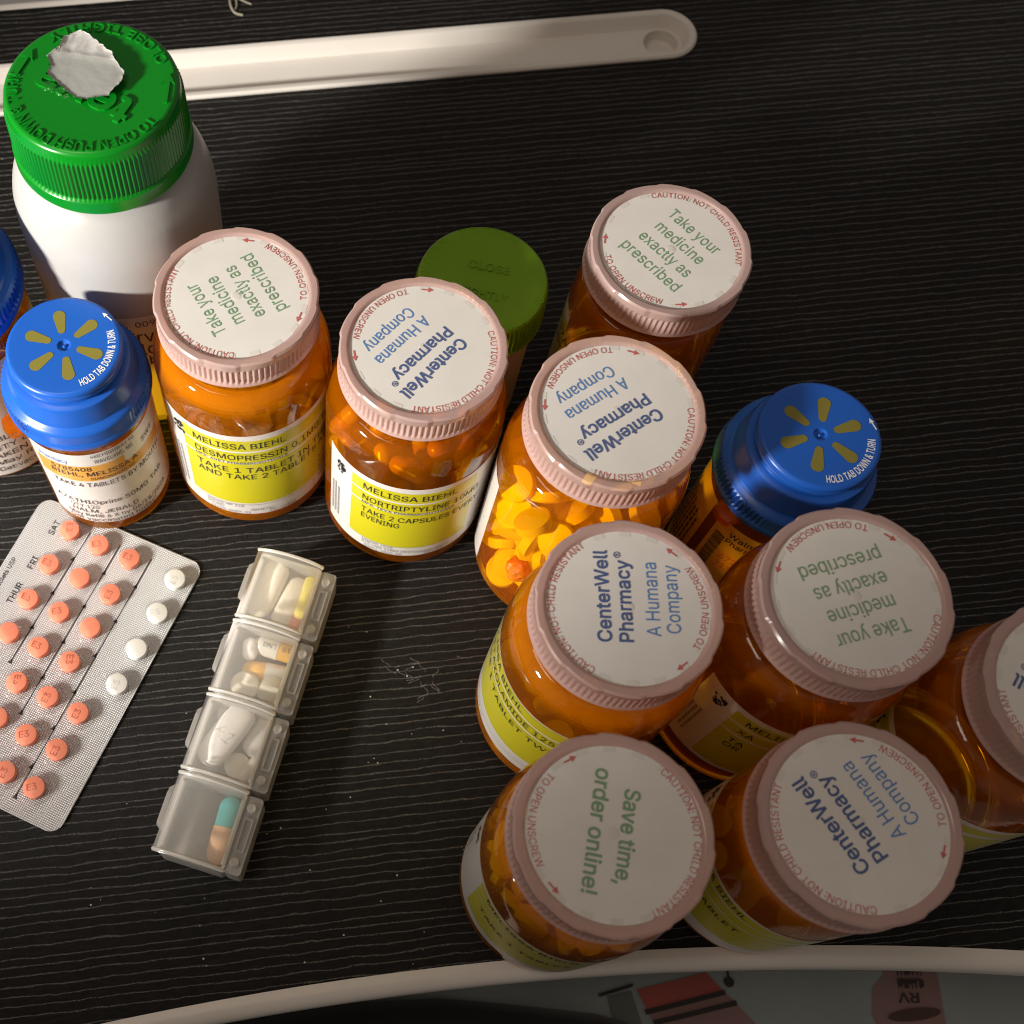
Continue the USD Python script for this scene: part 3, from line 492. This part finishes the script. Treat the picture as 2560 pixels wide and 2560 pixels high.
# ------------------------------------------------------------------ tall white bottle with the green cap
def white_bottle():
    x, y, H, Rb, Rc = -.0627, .2312, .1309, .0300, .0240
    t = thing('tablet_bottle', 'tall white plastic bottle with big green ribbed cap', 'bottle', (x, y, 0))
    zc = H - .0215
    p = [(0, .002), (Rb*.8, .0015), (Rb*.9, 0)] + arc(Rb-.003, .003, .003, -1.5, 0, 5) + [(Rb, .010), (Rb, .03), (Rb, .060), (Rb, .0850)]
    p += [(Rb - (Rb-.0205)*(1-math.cos(a)), .0860 + (zc-.0870)*math.sin(a)) for a in np.linspace(.05, math.pi/2, 18)] + [(.0200, zc+.002)]
    obj('body', rings(p, 120), 'white_bottle', t, smooth=40)
    lab = obj('label', cyl_patch(Rb+.00015, R_(-130), R_(110), .006, .0665), 'label_white', t, smooth=True)
    rows(lab, Rb+.0003, [('0093-5058', .0028, -83, .0615, .020, 'ink_black'), ('Atorvastatin', .0062, -103.5, .0530, .036, 'ink_black'), ('Calcium', .0062, -99, .0460, .0250, 'ink_black'), ('Tablets', .0050, -93, .0400, .020, 'ink_black')])
    n = 720; th = np.arange(n)/n*2*np.pi; rib = Rc + .0006 - .0003 + .0003*np.cos(120*th)
    rr = [(.0205, zc), (Rc+.0008, zc-.0002), (Rc+.0011, zc+.0006), (Rc+.0010, zc+.0042), (Rc+.0004, zc+.0050), (rib, zc+.0056), (rib-.0004, H-.0042), (Rc-.0003, H-.0034), (Rc-.0006, H-.0020)] + arc(Rc-.0022, H-.0016, .0016, .1, math.pi/2, 6) + [(Rc*.8, H-.0001), (Rc*.5, H-.0003), (0, H-.0004)]
    cap = obj('cap', rings(rr, n), 'green_plastic', t, smooth=34)
    z = H - .0004
    obj('raised_lettering', fit_ring('TO OPEN PUSH DOWN & TURN', .0030, .80*Rc, R_(-33), R_(-190), z, False, solid=.0007), 'green_plastic', cap, label='moulded lettering round the near side')
    obj('raised_lettering', fit_ring('CLOSE TIGHTLY', .0030, .90*Rc, R_(22), R_(128), z, True, solid=.0007), 'green_plastic', cap, label='moulded lettering round the far side')
    ar = Polygon([(-.0050, -.0005), (.0022, -.0005), (.0016, -.0018), (.0050, 0), (.0016, .0018), (.0022, .0005), (-.0050, .0005)])
    m = slab(ar, z, z+.0008); m.apply_transform(Rz(R_(-3)) @ T(.845*Rc, 0, 0) @ Rz(math.pi/2)); obj('raised_arrow', m, 'green_plastic', cap)
    m = slab(ar, z, z+.0008); m.apply_transform(Rz(R_(158)) @ T(.83*Rc, 0, 0) @ Rz(-math.pi/2)); obj('raised_arrow', m, 'green_plastic', cap)
    m = raised_text('teva', .0086, .0008, True); w = m.vertices[:, 0].max(); m.apply_transform(T(.0006, -.0036, z) @ Rz(R_(153.6)) @ T(-w/2*1.22+.0022, -.0032, 0) @ np.diag([1.22, 1, 1, 1])); obj('raised_logo', m, 'green_plastic', cap)
    # torn foil lying on the cap
    out = np.array([(-.0751, .2401), (-.0717, .2434), (-.0717, .2458), (-.0706, .2471), (-.067, .2493), (-.0647, .2478), (-.0606, .2436), (-.0576, .241), (-.0573, .2393), (-.0539, .2339), (-.0544, .2304), (-.0566, .2278), (-.0574, .2259), (-.0608, .2256), (-.0634, .2249), (-.0662, .2258), (-.0709, .2302), (-.0745, .2343), (-.0735, .2366)])
    P = Polygon(out); rng = np.random.default_rng(4); br = []
    for q in np.linspace(0, 1, 130, endpoint=False):
        pt = np.array(P.exterior.interpolate(q, normalized=True).coords[0]); br.append(pt + rng.normal(0, .00012, 2))
    P = Polygon(br).buffer(0); m = poly(P).subdivide_to_size(.0009)
    v = m.vertices.copy(); c0 = np.array([-.0642, .2365]); q = v[:, :2]-c0
    nz = meshkit.fbm(np.column_stack([v[:, :2]*420, np.zeros(len(v))]), 3, 7); fold = np.exp(-((q[:, 1]-.0035+.25*q[:, 0])/.0011)**2)
    edge = np.array([P.exterior.distance(Point(*w)) for w in v[:, :2]]); upper = np.clip((q[:, 1]-.003)/.004, 0, 1)
    v[:, 2] = H + .0009 + .0005*np.clip(q[:, 0]/.008+.5, 0, 1.4) + .00012*(nz-.5)*(1+5*upper) + .00022*fold + .0004*np.exp(-edge/.0004)
    fo = trimesh.Trimesh(v, m.faces, process=False)
    if fo.face_normals[:, 2].mean() < 0: fo.invert()
    lo = fo.copy(); lo.apply_translation([0, 0, -.00012]); lo.invert()
    f = thing('foil_seal', 'torn scrap of silver foil seal lying on the green cap', 'foil', (0, 0, 0))
    cen = fo.triangles_center; up_m = (cen[:, 1] - .2365 + .25*(cen[:, 0]+.0642)) > .0032
    obj('foil_side', cat_([trimesh.Trimesh(fo.vertices, fo.faces[up_m], process=False), lo]), 'torn_foil', f, smooth=50)
    obj('backing_side', trimesh.Trimesh(fo.vertices, fo.faces[~up_m], process=False), 'foil_back', f, smooth=50)
    g = []
    for (gx, gy, gr) in ((-.0741, .2311, .0011), (-.0722, .2296, .0013), (-.0705, .2283, .0010), (-.0690, .2272, .0008), (-.0742, .2296, .0007)):
        s = trimesh.creation.icosphere(2, gr); vv = s.vertices.copy(); vv *= 1 + .35*(meshkit.noise(vv*1600 + gx*1e4, 3)[:, None]-.5); vv[:, 2] *= .35; s.vertices = vv; s.apply_translation([gx, gy, H+.0002]); g.append(s)
    obj('glue_residue', cat_(g), 'clear_blister', f, smooth=True)
white_bottle()

# ------------------------------------------------------------------ short bottle with the lime lid
def lime():
    H, Rc = .066, .0211
    t = thing('tablet_bottle', 'short pale bottle with dim lime green lid, half hidden behind two amber bottles', 'bottle', (.0483, .2171, 0))
    Rb = .0188; zc = H - .0145
    obj('body', rings([(0, .001), (Rb*.9, 0)] + arc(Rb-.002, .002, .002, -1.5, 0, 4) + [(Rb, .01), (Rb, .03), (Rb, zc-.006), (Rb-.0016, zc-.001), (Rb-.0018, zc+.003)], 90), 'pink_bottle', t, smooth=40)
    n = 480; th = np.arange(n)/n*2*np.pi; rib = Rc - .0004 + .00035*np.cos(80*th)
    rr = [(Rb-.0018, zc), (Rc-.0004, zc-.0002), (Rc, zc+.0006), (Rc-.0002, zc+.0016), (rib, zc+.002), (rib-.0002, H-.0032), (Rc-.0008, H-.0022)] + arc(Rc-.0022, H-.0014, .0014, .1, math.pi/2, 5) + [(Rc*.78, H), (Rc*.74, H-.0005), (Rc*.5, H-.0008), (0, H-.0016)]
    cap = obj('lid', rings(rr, n), 'lime_plastic', t, smooth=34)
    z = H - .0010
    obj('raised_lettering', fit_ring('TO OPEN', .0027, .80*Rc, R_(112), R_(52), H-.0006, False, solid=.0007), 'lime_plastic', cap)
    obj('raised_lettering', fit_ring('PUSH DOWN', .0027, .80*Rc, R_(195), R_(128), H-.0006, False, solid=.0007), 'lime_plastic', cap)
    obj('raised_lettering', fit_ring('& TURN', .0027, .82*Rc, R_(-20), R_(-75), H-.0006, False, solid=.0007), 'lime_plastic', cap)
    for s, y, w in (('CLOSE', .0040, .0135), ('TIGHTLY', -.0062, .0160)):
        m = raised_text(s, .0028, .0006); k = w/m.vertices[:, 0].max(); m.apply_transform(Rz(R_(-14)) @ T(-w/2+.001, y, z-.0003) @ np.diag([k, 1, 1, 1])); obj('raised_lettering', m, 'lime_plastic', cap)
lime()

# ------------------------------------------------------------------ loose pills: shapes, and heaps in the bottles
def tablet_mesh(r, th, crown=.35, n=18):
    h = th/2; hb = h*(1-crown)
    return rings([(0, -h), (r*.6, -h+.12*crown*th), (r*.97, -hb), (r, -hb+.02*th), (r, hb-.02*th), (r*.97, hb), (r*.6, h-.12*crown*th), (0, h)], n)
def oblong_mesh(L, W, th, n=28):
    a = np.arange(n)/n*2*np.pi; q = np.sign(np.cos(a))*abs(np.cos(a))**.8; ex = (L-W)/2; x0 = np.cos(a)*W/2 + np.sign(np.cos(a))*ex*np.minimum(1, abs(np.cos(a))*3); y0 = np.sin(a)*W/2
    v = []
    lv = [(.02, -.5), (.55, -.44), (.88, -.30), (1, -.10), (1, .10), (.88, .30), (.55, .44), (.02, .5)]
    for s, z in lv: v.append(np.stack([x0*s if s > .5 else x0*s, y0*s, np.full(n, z*th)], 1))
    return trimesh.Trimesh(np.concatenate(v), grid_faces(len(lv), n, True), process=False)
def capsule_halves(L, r, n=16):
    def half(rr, x0, x1):
        p = [(0, -x1)] + [(rr*math.cos(a), -x1 + rr - rr*math.sin(-a)*-1 if False else -(x1-rr) - rr*math.sin(a)) for a in np.linspace(1.25, 0, 5)] + [(rr, -x0), (rr*.93, -x0+.00004)]
        m = rings(p, n); m.apply_transform(Ry(-math.pi/2)); return m
    a = half(r, -.0006, L/2); b = half(r*.955, -.0010, L/2); b.apply_transform(Rz(math.pi)); return a, b
def heap(n, pts, rad, Rin, z0, seed, tries=40, zmax=1.0, given=None):
    """drops pills, given as chains of balls, into a round jar one after the other"""
    rng = np.random.default_rng(seed); pts = np.asarray(pts, float); rad = np.asarray(rad, float); P_ = np.zeros((0, 3)); Q = np.zeros(0); out = []
    if given is not None: P_, Q = given
    for _ in range(n):
        best = None
        for _t in range(tries):
            q = rng.normal(size=4); q /= np.linalg.norm(q); m = trimesh.transformations.quaternion_matrix(q)
            p = pts @ m[:3, :3].T; rm = (np.hypot(p[:, 0], p[:, 1]) + rad).max(); free = Rin - rm
            if free <= 0: continue
            rr = free*math.sqrt(rng.random()) if rng.random() < .55 else free; a = rng.uniform(0, 2*np.pi); c = np.array([rr*math.cos(a), rr*math.sin(a)])
            z = (z0 + rad - p[:, 2]).max()
            if len(P_):
                d2 = ((p[:, None, 0]+c[0]-P_[None, :, 0])**2 + (p[:, None, 1]+c[1]-P_[None, :, 1])**2); s2 = (rad[:, None]+Q[None, :])**2; hit = d2 < s2
                if hit.any(): z = max(z, np.where(hit, P_[None, :, 2] + np.sqrt(np.maximum(s2-d2, 0)) - p[:, None, 2], -9).max())
            if best is None or z < best[0]: best = (z, c, m, p)
        z, c, m, p = best
        if (p[:, 2]+z+rad).max() > zmax: continue
        P_ = np.concatenate([P_, p + [c[0], c[1], z]]); Q = np.concatenate([Q, rad]); m = m.copy(); m[:3, 3] = [c[0], c[1], z]; out.append(m)
    return out
def disc_balls(r, th):
    b = th/2*.92; k = 8 if r > .004 else 6; a = np.arange(k)/k*2*np.pi
    return np.concatenate([[[0, 0, 0]], np.stack([(r-b)*np.cos(a), (r-b)*np.sin(a), 0*a], 1)]), np.full(k+1, b)
def fill(key, name, label, cat, group, meshes, balls, n, zmax, seed, n_stuff=0, pile_label=None, z0=.003, tries=40):
    x, y, H, Rb = SPEC[key][:4]; ms = heap(n, balls[0], balls[1], Rb-.0009, z0, seed, tries, zmax)
    W = T(x, y, 0)
    if n_stuff:
        low = sorted(range(len(ms)), key=lambda i: ms[i][2, 3])[:n_stuff]
        for part, mt in meshes[:1]:
            s = obj(name + '_pile', cat_([xf(part[1], W @ ms[i]) for i in low]), mt, None, smooth=40, kind='stuff'); tag(s, pile_label, cat)
        ms = [m for i, m in enumerate(ms) if i not in set(low)]
    proto = None
    for m in ms:
        if proto is None:
            proto = UsdGeom.Xform.Define(stage, numbered('/World/' + name)).GetPrim(); tag(proto, label, cat, group); place(proto, W @ m)
            for (pn, mesh), mt in meshes: obj(pn, mesh, mt, proto, smooth=40)
        else: copy_of(proto, name, W @ m, label, cat, group)
def heaps():
    ca, cb = capsule_halves(.0132, .0030); cx = np.linspace(-.0036, .0036, 4); cballs = (np.stack([cx, 0*cx, 0*cx], 1), np.full(4, .0030))
    fill('B', 'gelatin_capsule', 'two-tone orange capsule inside the nortriptyline bottle', 'capsule', 'capsules inside the nortriptyline bottle', [(('capsule_cap', ca), 'gel_orange'), (('capsule_body', cb), 'gel_buff')], cballs, 142, .074, 11)
    fill('D', 'yellow_tablet', 'large round yellow tablet inside the amber bottle with its label turned away', 'tablet', 'large yellow tablets inside the amber bottle', [(('tablet_core', tablet_mesh(.0056, .0046)), 'tab_yellow')], disc_balls(.0056, .0046), 125, .073, 12)
    fill('G', 'small_tablet', 'small round tablet inside the Save time bottle', 'tablet', 'small tablets inside the Save time bottle', [(('tablet_core', tablet_mesh(.0041, .0034, n=14)), 'tab_cream')], disc_balls(.0041, .0034), 330, .072, 13, n_stuff=170, pile_label='lower heap of small tablets inside the Save time bottle', tries=22)
    fill('A', 'chip_tablet', 'small yellow tablet at the bottom of the desmopressin bottle', 'tablet', 'tablets at the bottom of the desmopressin bottle', [(('tablet_core', tablet_mesh(.0031, .0024, n=12)), 'tab_yellow')], disc_balls(.0031, .0024), 150, .03, 14, n_stuff=60, pile_label='lower layer of small tablets in the desmopressin bottle', tries=14)
    for k, n, sd, lb in (('E', 14, 15, 'round tablet inside the bottle next behind the Save time cap'), ('H', 14, 16, 'round tablet inside the bottle nearest the right part of the table edge')):
        fill(k, 'round_tablet', lb, 'tablet', lb.replace('round tablet', 'round tablets'), [(('tablet_core', tablet_mesh(.0052, .0042)), 'tab_cream')], disc_balls(.0052, .0042), n, .068, sd, tries=25)
    s = trimesh.creation.icosphere(4, .0042); v = s.vertices.copy(); v *= (1 + .55*(meshkit.fbm(v*420, 3, 2)-.5))[:, None]; s.vertices = v; s.apply_translation([.0770-.0165, .1534-.0185, .030])
    tag(obj('crumpled_wad', s, 'crumpled_orange', None, smooth=30), 'deep orange crumpled lump among the yellow tablets', 'wad')
heaps()

# ------------------------------------------------------------------ blister pack
def blister():
    A = np.array([-.0971, .172]); B = np.array([-.0405, .1468]); C = np.array([-.0816, .0571])
    ex = (B-A)/np.linalg.norm(B-A); ey = (A - (A + (C-B))); ey /= np.linalg.norm(ey); W = np.linalg.norm(B-A); L = np.linalg.norm(C-B)
    t = thing('blister_pack', 'silver foil blister pack of salmon and white tablets', 'blister pack')
    Q = [A - ex*.0, B, C, A + (C-B)]; P = Polygon(Q).buffer(-.0045).buffer(.0045, 10)
    m = slab(P, .0004, .0009); obj('foil_card', m, 'blister_foil', t)
    org = [(-.0866, .1584), (-.0763, .153), (-.0656, .1481), (-.0924, .1459), (-.0818, .1411), (-.0711, .1354), (-.098, .1335), (-.0874, .129), (-.0767, .1237), (-.1032, .1218), (-.0929, .1169), (-.0824, .112), (-.0986, .105), (-.0882, .1003), (-.0781, .0951), (-.1037, .0934), (-.0938, .0879), (-.0837, .0833), (-.0992, .0762), (-.0896, .0714)]
    wht = [(-.0499, .1408), (-.0551, .1289), (-.061, .1165), (-.0665, .1047)]
    tm = tablet_mesh(.0034, .0030, .2, 24)
    bub = rings([(.0053, .0010), (.0048, .0012), (.0045, .0019), (.0043, .0032), (.0041, .0040), (.0035, .0045), (.0016, .0048), (0, .0048)], 28)
    th0 = math.atan2(ex[1], ex[0]); rng = np.random.default_rng(8)
    for i, (x, y) in enumerate(org + wht):
        w = i >= len(org); k = T(x, y, .0026) @ Rz(rng.uniform(0, 6)) @ Rx(rng.normal(0, .04))
        tb = obj('tablet', xf(tm, k), 'tab_white' if w else 'tab_salmon', t, smooth=35, label='white tablet' if w else 'salmon tablet')
        if rng.random() < .75:
            s = flat_text('E5' if w else 'E3', .0021); c = s.vertices.mean(0); s.apply_transform(T(x, y, .00414) @ Rz(th0 + rng.choice([.0, 1.57, -1.2, .6])) @ T(-c[0], -c[1], 0)); obj('imprint', s, 'mark_pale' if w else 'mark_dark', tb)
        b = bub.copy(); b.apply_transform(Rz(rng.uniform(0, 6))); b.apply_translation([x, y, 0]); obj('blister', b, 'clear_blister', t, smooth=50)
    tracks = [[(-.0799, .1586), (-.0849, .1488), (-.0905, .1367), (-.0961, .1246), (-.1019, .1128)], [(-.0694, .154), (-.074, .1439), (-.0796, .132), (-.0853, .1196), (-.0908, .1075), (-.0966, .0958)], [(-.0585, .149), (-.0631, .1391), (-.0688, .1269), (-.0746, .115), (-.0802, .1027), (-.0859, .0908), (-.0916, .0785), (-.0955, .0692)]]
    zt = .00096
    for tr in tracks:
        tr = np.array(tr); ms = []; d = (tr[0]-tr[-1])/np.linalg.norm(tr[0]-tr[-1]); n_ = np.array([-d[1], d[0]])
        e0, e1 = tr[0], tr[-1]; ms.append(poly(Polygon([e0-n_*.00021, e1-n_*.00021, e1+n_*.00021, e0+n_*.00021]), zt))
        for q in tr[1:]: ms.append(poly(Polygon([q+d*.0010, q-d*.0008+n_*.0008, q-d*.0008-n_*.0008]), zt))
        for q in ms:
            if q.face_normals[:, 2].mean() < 0: q.invert()
        obj('printed_arrows', cat_(ms), 'ink_black', t)
    def word(s, h, pos, a, bold=True):
        m = flat_text(s, h, bold); m.apply_transform(T(pos[0], pos[1], zt) @ Rz(a)); obj('printed_lettering', m, 'ink_black', t)
    up_a = math.atan2(ey[1], ey[0]); f = lambda p, q: A + ex*p - ey*q
    for s, (tx, ty) in (('SAT', org[0]), ('FRI', org[3]), ('THUR', org[6])):
        p = np.array([tx, ty]) - ex*.0053 - ey*.0036 + ex*.0003; word(s, .0021, p, up_a)
    word('Norgestrel and Ethinyl Estradiol Tablets USP', .0016, f(.0035, .0700), up_a)
    word('0.5 mg / 50 mcg', .0014, f(.0058, .0560), up_a)
    word('WEEK 4', .0021, f(.0330, L-.0030) + 0*ex, th0 + math.pi)
    word('WEEK 3', .0021, f(.0210, L-.0030), th0 + math.pi)
blister()

# ------------------------------------------------------------------ pill organiser and what is in it
def organiser():
    BLc = np.array([-.0496, .0504]); TL = np.array([-.0205, .1476]); uy = (TL-BLc)/np.linalg.norm(TL-BLc); ux = np.array([uy[1], -uy[0]]); Lt = .1005; Wd = .0262
    rz = math.atan2(ux[1], ux[0]); t = thing('pill_organiser', 'clear four compartment pill box with rounded lids', 'pill box', (BLc[0], BLc[1], 0), rz)
    pit = Lt/4; wb = .0212; hz = .0138
    def arch(x): return 0.0060*np.sqrt(np.clip(1-((x-wb*.48)/(wb*.60))**2, 0, 1)) + .0002
    for k in range(4):
        y0 = k*pit + .0005; y1 = (k+1)*pit - .0005
        outer = sbox(.0, y0, wb, y1).buffer(-.0018).buffer(.0018, 6); inner = outer.buffer(-.0009)
        obj('compartment', cat_([slab(outer.difference(inner), .0012, hz), slab(outer, .0003, .0012)]), 'milky_plastic', t); obj('compartment_rim', xf(slab(outer.difference(inner), 0, .0006), T(0, 0, hz+.00005)), 'milky_edge', t)
        # arched lid: a shell with end walls
        n = 20; xs = np.linspace(-.0004, wb+.0002, n); pr = arch(xs) + hz
        rows_ = []
        for yy, dz in ((y0-.0003, -.0014), (y0-.0003, -.0002), (y0+.0006, .0002), (y1-.0006, .0002), (y1+.0003, -.0002), (y1+.0003, -.0014)): rows_.append(np.stack([xs, np.full(n, yy), pr + dz], 1))
        sh = trimesh.Trimesh(np.concatenate(rows_), grid_faces(6, n, False)[:, ::-1], process=False)
        lid = obj('lid', sh, 'milky_plastic', t, smooth=40)
        # rolled end ribs of the lid, side rails
        for yy in (y0+.0004, y1-.0004): obj('lid_rib', tube(np.stack([xs, np.full(n, yy), pr+.0001], 1), .00055, 8), 'milky_edge', lid, smooth=True)
        for yy, xx in ((.5*(y0+y1), .0014), (.5*(y0+y1), wb-.0008)): obj('lid_rail', xf(bevel_box(.0012, y1-y0-.004, .0013, .0004), T(xx, yy, hz+.0006)), 'milky_edge', lid)
        # thumb flap on the left, hinge flange with two pins on the right
        fl = Polygon([(-.0002, y0+.0060), (-.0023, y0+.0075), (-.0023, y1-.0052), (-.0002, y1-.0030)]).buffer(-.0004).buffer(.0004)
        obj('thumb_flap', cat_([slab(fl, hz-.0006, hz+.0002), xf(bevel_box(.0007, y1-y0-.0140, .0040, .0003), T(-.0022, .5*(y0+y1)+.0010, hz-.0020))]), 'milky_plastic', t)
        fg = sbox(wb-.0004, y0+.0004, Wd, y1-.0004).buffer(-.0011).buffer(.0011, 5)
        slot = sbox(wb+.0014, y0+.0072, Wd-.0014, y1-.0072).buffer(.0003, 3)
        obj('hinge_flange', cat_([slab(fg, hz-.0010, hz+.0002), slab(slot.difference(slot.buffer(-.0005)), hz+.0002, hz+.0009), slab(fg.difference(fg.buffer(-.0007)), .0012, hz-.0010)]), 'milky_plastic', t)
        for yy in (y0+.0038, y1-.0040):
            pn = rings([(.0014, hz), (.0014, hz+.0010), (.0011, hz+.0014), (0, hz+.0014)], 20); pn.apply_translation([wb+.0023, yy, 0]); obj('hinge_pin', pn, 'milky_edge', t, smooth=35)
    # pills, each where it lies
    zf = .0013
    def at(x, y, z, yaw, pitch=0.0, roll=0.0): return T(x, y, z) @ Rz(yaw) @ Ry(-pitch) @ Rx(roll)
    def pill(name, label, cat, mesh, mt, m, mark=None, mark_mat='mark_pale', group=None):
        p = UsdGeom.Xform.Define(stage, numbered('/World/' + name)).GetPrim(); tag(p, label, cat, group); place(p, m)
        body = obj('core', mesh, mt, p, smooth=45)
        if mark:
            s, h, zz, a = mark; g = flat_text(s, h); c = g.vertices.mean(0); g.apply_transform(T(0, 0, zz) @ Rz(a) @ T(-c[0], -c[1], 0)); obj('imprint', g, mark_mat, p)
    def ya(p, q): return math.atan2(q[1]-p[1], q[0]-p[0])
    ob = oblong_mesh
    pill('oblong_tablet', 'long ivory tablet leaning left in the topmost compartment', 'tablet', ob(.0205, .0092, .0070), 'tab_ivory', at(-.0186, .1358, .0080, ya((-.0221, .1284), (-.0147, .1441)), .14, -.25), ('D', .0016, .0032, -1.2))
    pill('oblong_tablet', 'second ivory tablet right of the long one in the topmost compartment', 'tablet', ob(.0180, .0080, .0062), 'tab_ivory', at(-.0112, .1316, .0066, ya((-.0150, .1240), (-.0080, .1380)), .10, .2))
    pill('oblong_tablet', 'slim yellow tablet along the right wall of the topmost compartment', 'tablet', ob(.0165, .0046, .0046), 'tab_yellow', at(-.0062, .1322, .0078, ya((-.0070, .1262), (-.0036, .1385)), .05))
    pill('round_pill', 'salmon pink round tablet in the topmost compartment', 'tablet', tablet_mesh(.0039, .0038, .4, 26), 'tab_salmon', at(-.0088, .1238, .0060, .4, .5, .3))
    pill('oval_pill', 'small chalk white oval tablet in the second compartment from the top', 'tablet', ob(.0074, .0050, .0036), 'pill_white', at(-.0236, .1146, .0100, 1.5, .25, .2), ('N', .0014, .0019, .4))
    ca, cb = capsule_halves(.0160, .0031)
    def caps(label, m, m1, m2, mk=()):
        p = UsdGeom.Xform.Define(stage, numbered('/World/two_tone_capsule')).GetPrim(); tag(p, label, 'capsule'); place(p, m)
        obj('capsule_cap', ca, m1, p, smooth=45); obj('capsule_body', cb, m2, p, smooth=45)
        for s, xo in mk:
            g = flat_text(s, .0016); c = g.vertices.mean(0); v = g.vertices - c; yy = v[:, 1]; g.vertices = np.stack([v[:, 0]+xo, .00318*np.sin(yy/.00318), .00318*np.cos(yy/.00318)], 1); obj('imprint', g, 'ink_black', p)
    caps('gold and white capsule, upper of two in the second compartment from the top', at(-.0150, .1146, .0086, ya((-.0101, .1125), (-.0211, .1162)) + math.pi, .05) @ Rz(math.pi), 'gel_white', 'gel_gold', (('LNG', .0030), ('10', -.0030)))
    caps('gold and white capsule, lower of two in the second compartment from the top', at(-.0182, .1080, .0064, ya((-.0255, .1092), (-.0115, .1068)), -.05), 'gel_white', 'gel_gold')
    pill('round_pill', 'cream domed tablet at the lower left of the second compartment from the top', 'tablet', tablet_mesh(.0046, .0056, .55, 26), 'tab_cream', at(-.0250, .1036, .0066, 0, .35, .55))
    pill('round_pill', 'cream tablet on its edge at the lower right of the second compartment from the top', 'tablet', tablet_mesh(.0044, .0050, .15, 26), 'tab_cream', at(-.0165, .1020, .0062, ya((-.025, .1036), (-.0165, .1024)), .1, 1.1))
    pill('oblong_tablet', 'big chalk white oblong tablet with imprint in the third compartment from the top', 'tablet', ob(.0225, .0098, .0074), 'pill_white', at(-.0300, .0868, .0104, ya((-.0358, .0793), (-.0235, .095)), .10, -.15), ('A1', .0036, .0036, -1.9))
    pill('oval_pill', 'white oval tablet behind the big one in the third compartment from the top', 'tablet', ob(.0140, .0086, .0054), 'pill_white', at(-.0196, .0872, .0062, ya((-.0225, .0820), (-.0165, .0920)), .05, .2))
    pill('round_pill', 'white round tablet at the upper left of the third compartment from the top', 'tablet', tablet_mesh(.0036, .0036, .3, 24), 'pill_white', at(-.0298, .0940, .0058, 0, .3, .2))
    pill('oblong_tablet', 'thin chalk tablet standing at the lower right of the third compartment from the top', 'tablet', ob(.0118, .0046, .0040), 'pill_chalk', at(-.0219, .0778, .0052, ya((-.0251, .0741), (-.0189, .0812)), .1, .6))
    pill('round_pill', 'pale tablet partly under the big one in the third compartment from the top', 'tablet', tablet_mesh(.0040, .0036, .3, 24), 'tab_cream', at(-.0268, .0784, .0042, 0, -.2, .2))
    m = at(-.0297, .0583, .0056, ya((-.0275, .0678), (-.0319, .0492)), .0)
    ca, cb = capsule_halves(.0212, .0038); caps('teal and peach capsule alone in the bottom compartment', m, 'gel_peach', 'gel_teal', ())
organiser()

# ------------------------------------------------------------------ thread and crumbs on the table
def bits():
    def sm(p, n=24):
        p = np.array(p); s = np.linspace(0, 1, len(p)); q = np.linspace(0, 1, n); return np.stack([np.interp(q, s, np.convolve(np.pad(p[:, i], 0), [1], 'same')) for i in range(2)] + [np.full(n, .0004)], 1)
    t = thing('curled_thread', 'short curled beige thread on the table near the top edge', 'thread')
    from scipy.interpolate import CubicSpline
    def sp(p, n=26):
        p = np.array(p); s = np.arange(len(p)); q = np.linspace(0, len(p)-1, n); return np.column_stack([CubicSpline(s, p)(q), np.full(n, .0005)])
    obj('strand', tube(sp([(-.0415, .4085), (-.0420, .404), (-.0415, .4010), (-.0402, .3980), (-.0384, .3966), (-.0362, .3960)]), .0005, 7), 'thread', t, smooth=True)
    obj('strand', tube(sp([(-.0400, .4080), (-.0393, .404), (-.0391, .4010), (-.0398, .3990)]), .00038, 7), 'thread', t, smooth=True)
    obj('strand', tube(sp([(-.0395, .4065), (-.0370, .4045), (-.0345, .4030), (-.0328, .4022)]), .00034, 7), 'thread', t, smooth=True)
    rng = np.random.default_rng(21); ms = []
    spots = [(.0140, .1240), (.0150, .1020), (.0200, .0930), (.0160, .0820), (.0080, .1255), (.0300, .0250), (.0310, .0185), (.0270, .0210), (.0305, .0300), (-.0500, .0350), (-.0700, .0420), (.0010, .0660), (.0240, .1110), (.0270, .1090), (.0290, .1120), (-.0350, .0220), (-.0440, .0960)]
    for x, y in spots + [(rng.uniform(-.1, .05), rng.uniform(.02, .12)) for _ in range(26)]:
        s = trimesh.creation.icosphere(1, rng.uniform(.00012, .00030)); v = s.vertices*(1 + .5*(rng.random((len(s.vertices), 1))-.5)); v[:, 2] *= .6; v[:, 2] += .0002; s.vertices = v + [x, y, 0]; ms.append(s)
    tag(obj('crumbs', cat_(ms), 'dust', None, kind='stuff'), 'scattered pale crumbs and dust on the black table', 'crumbs')
bits()
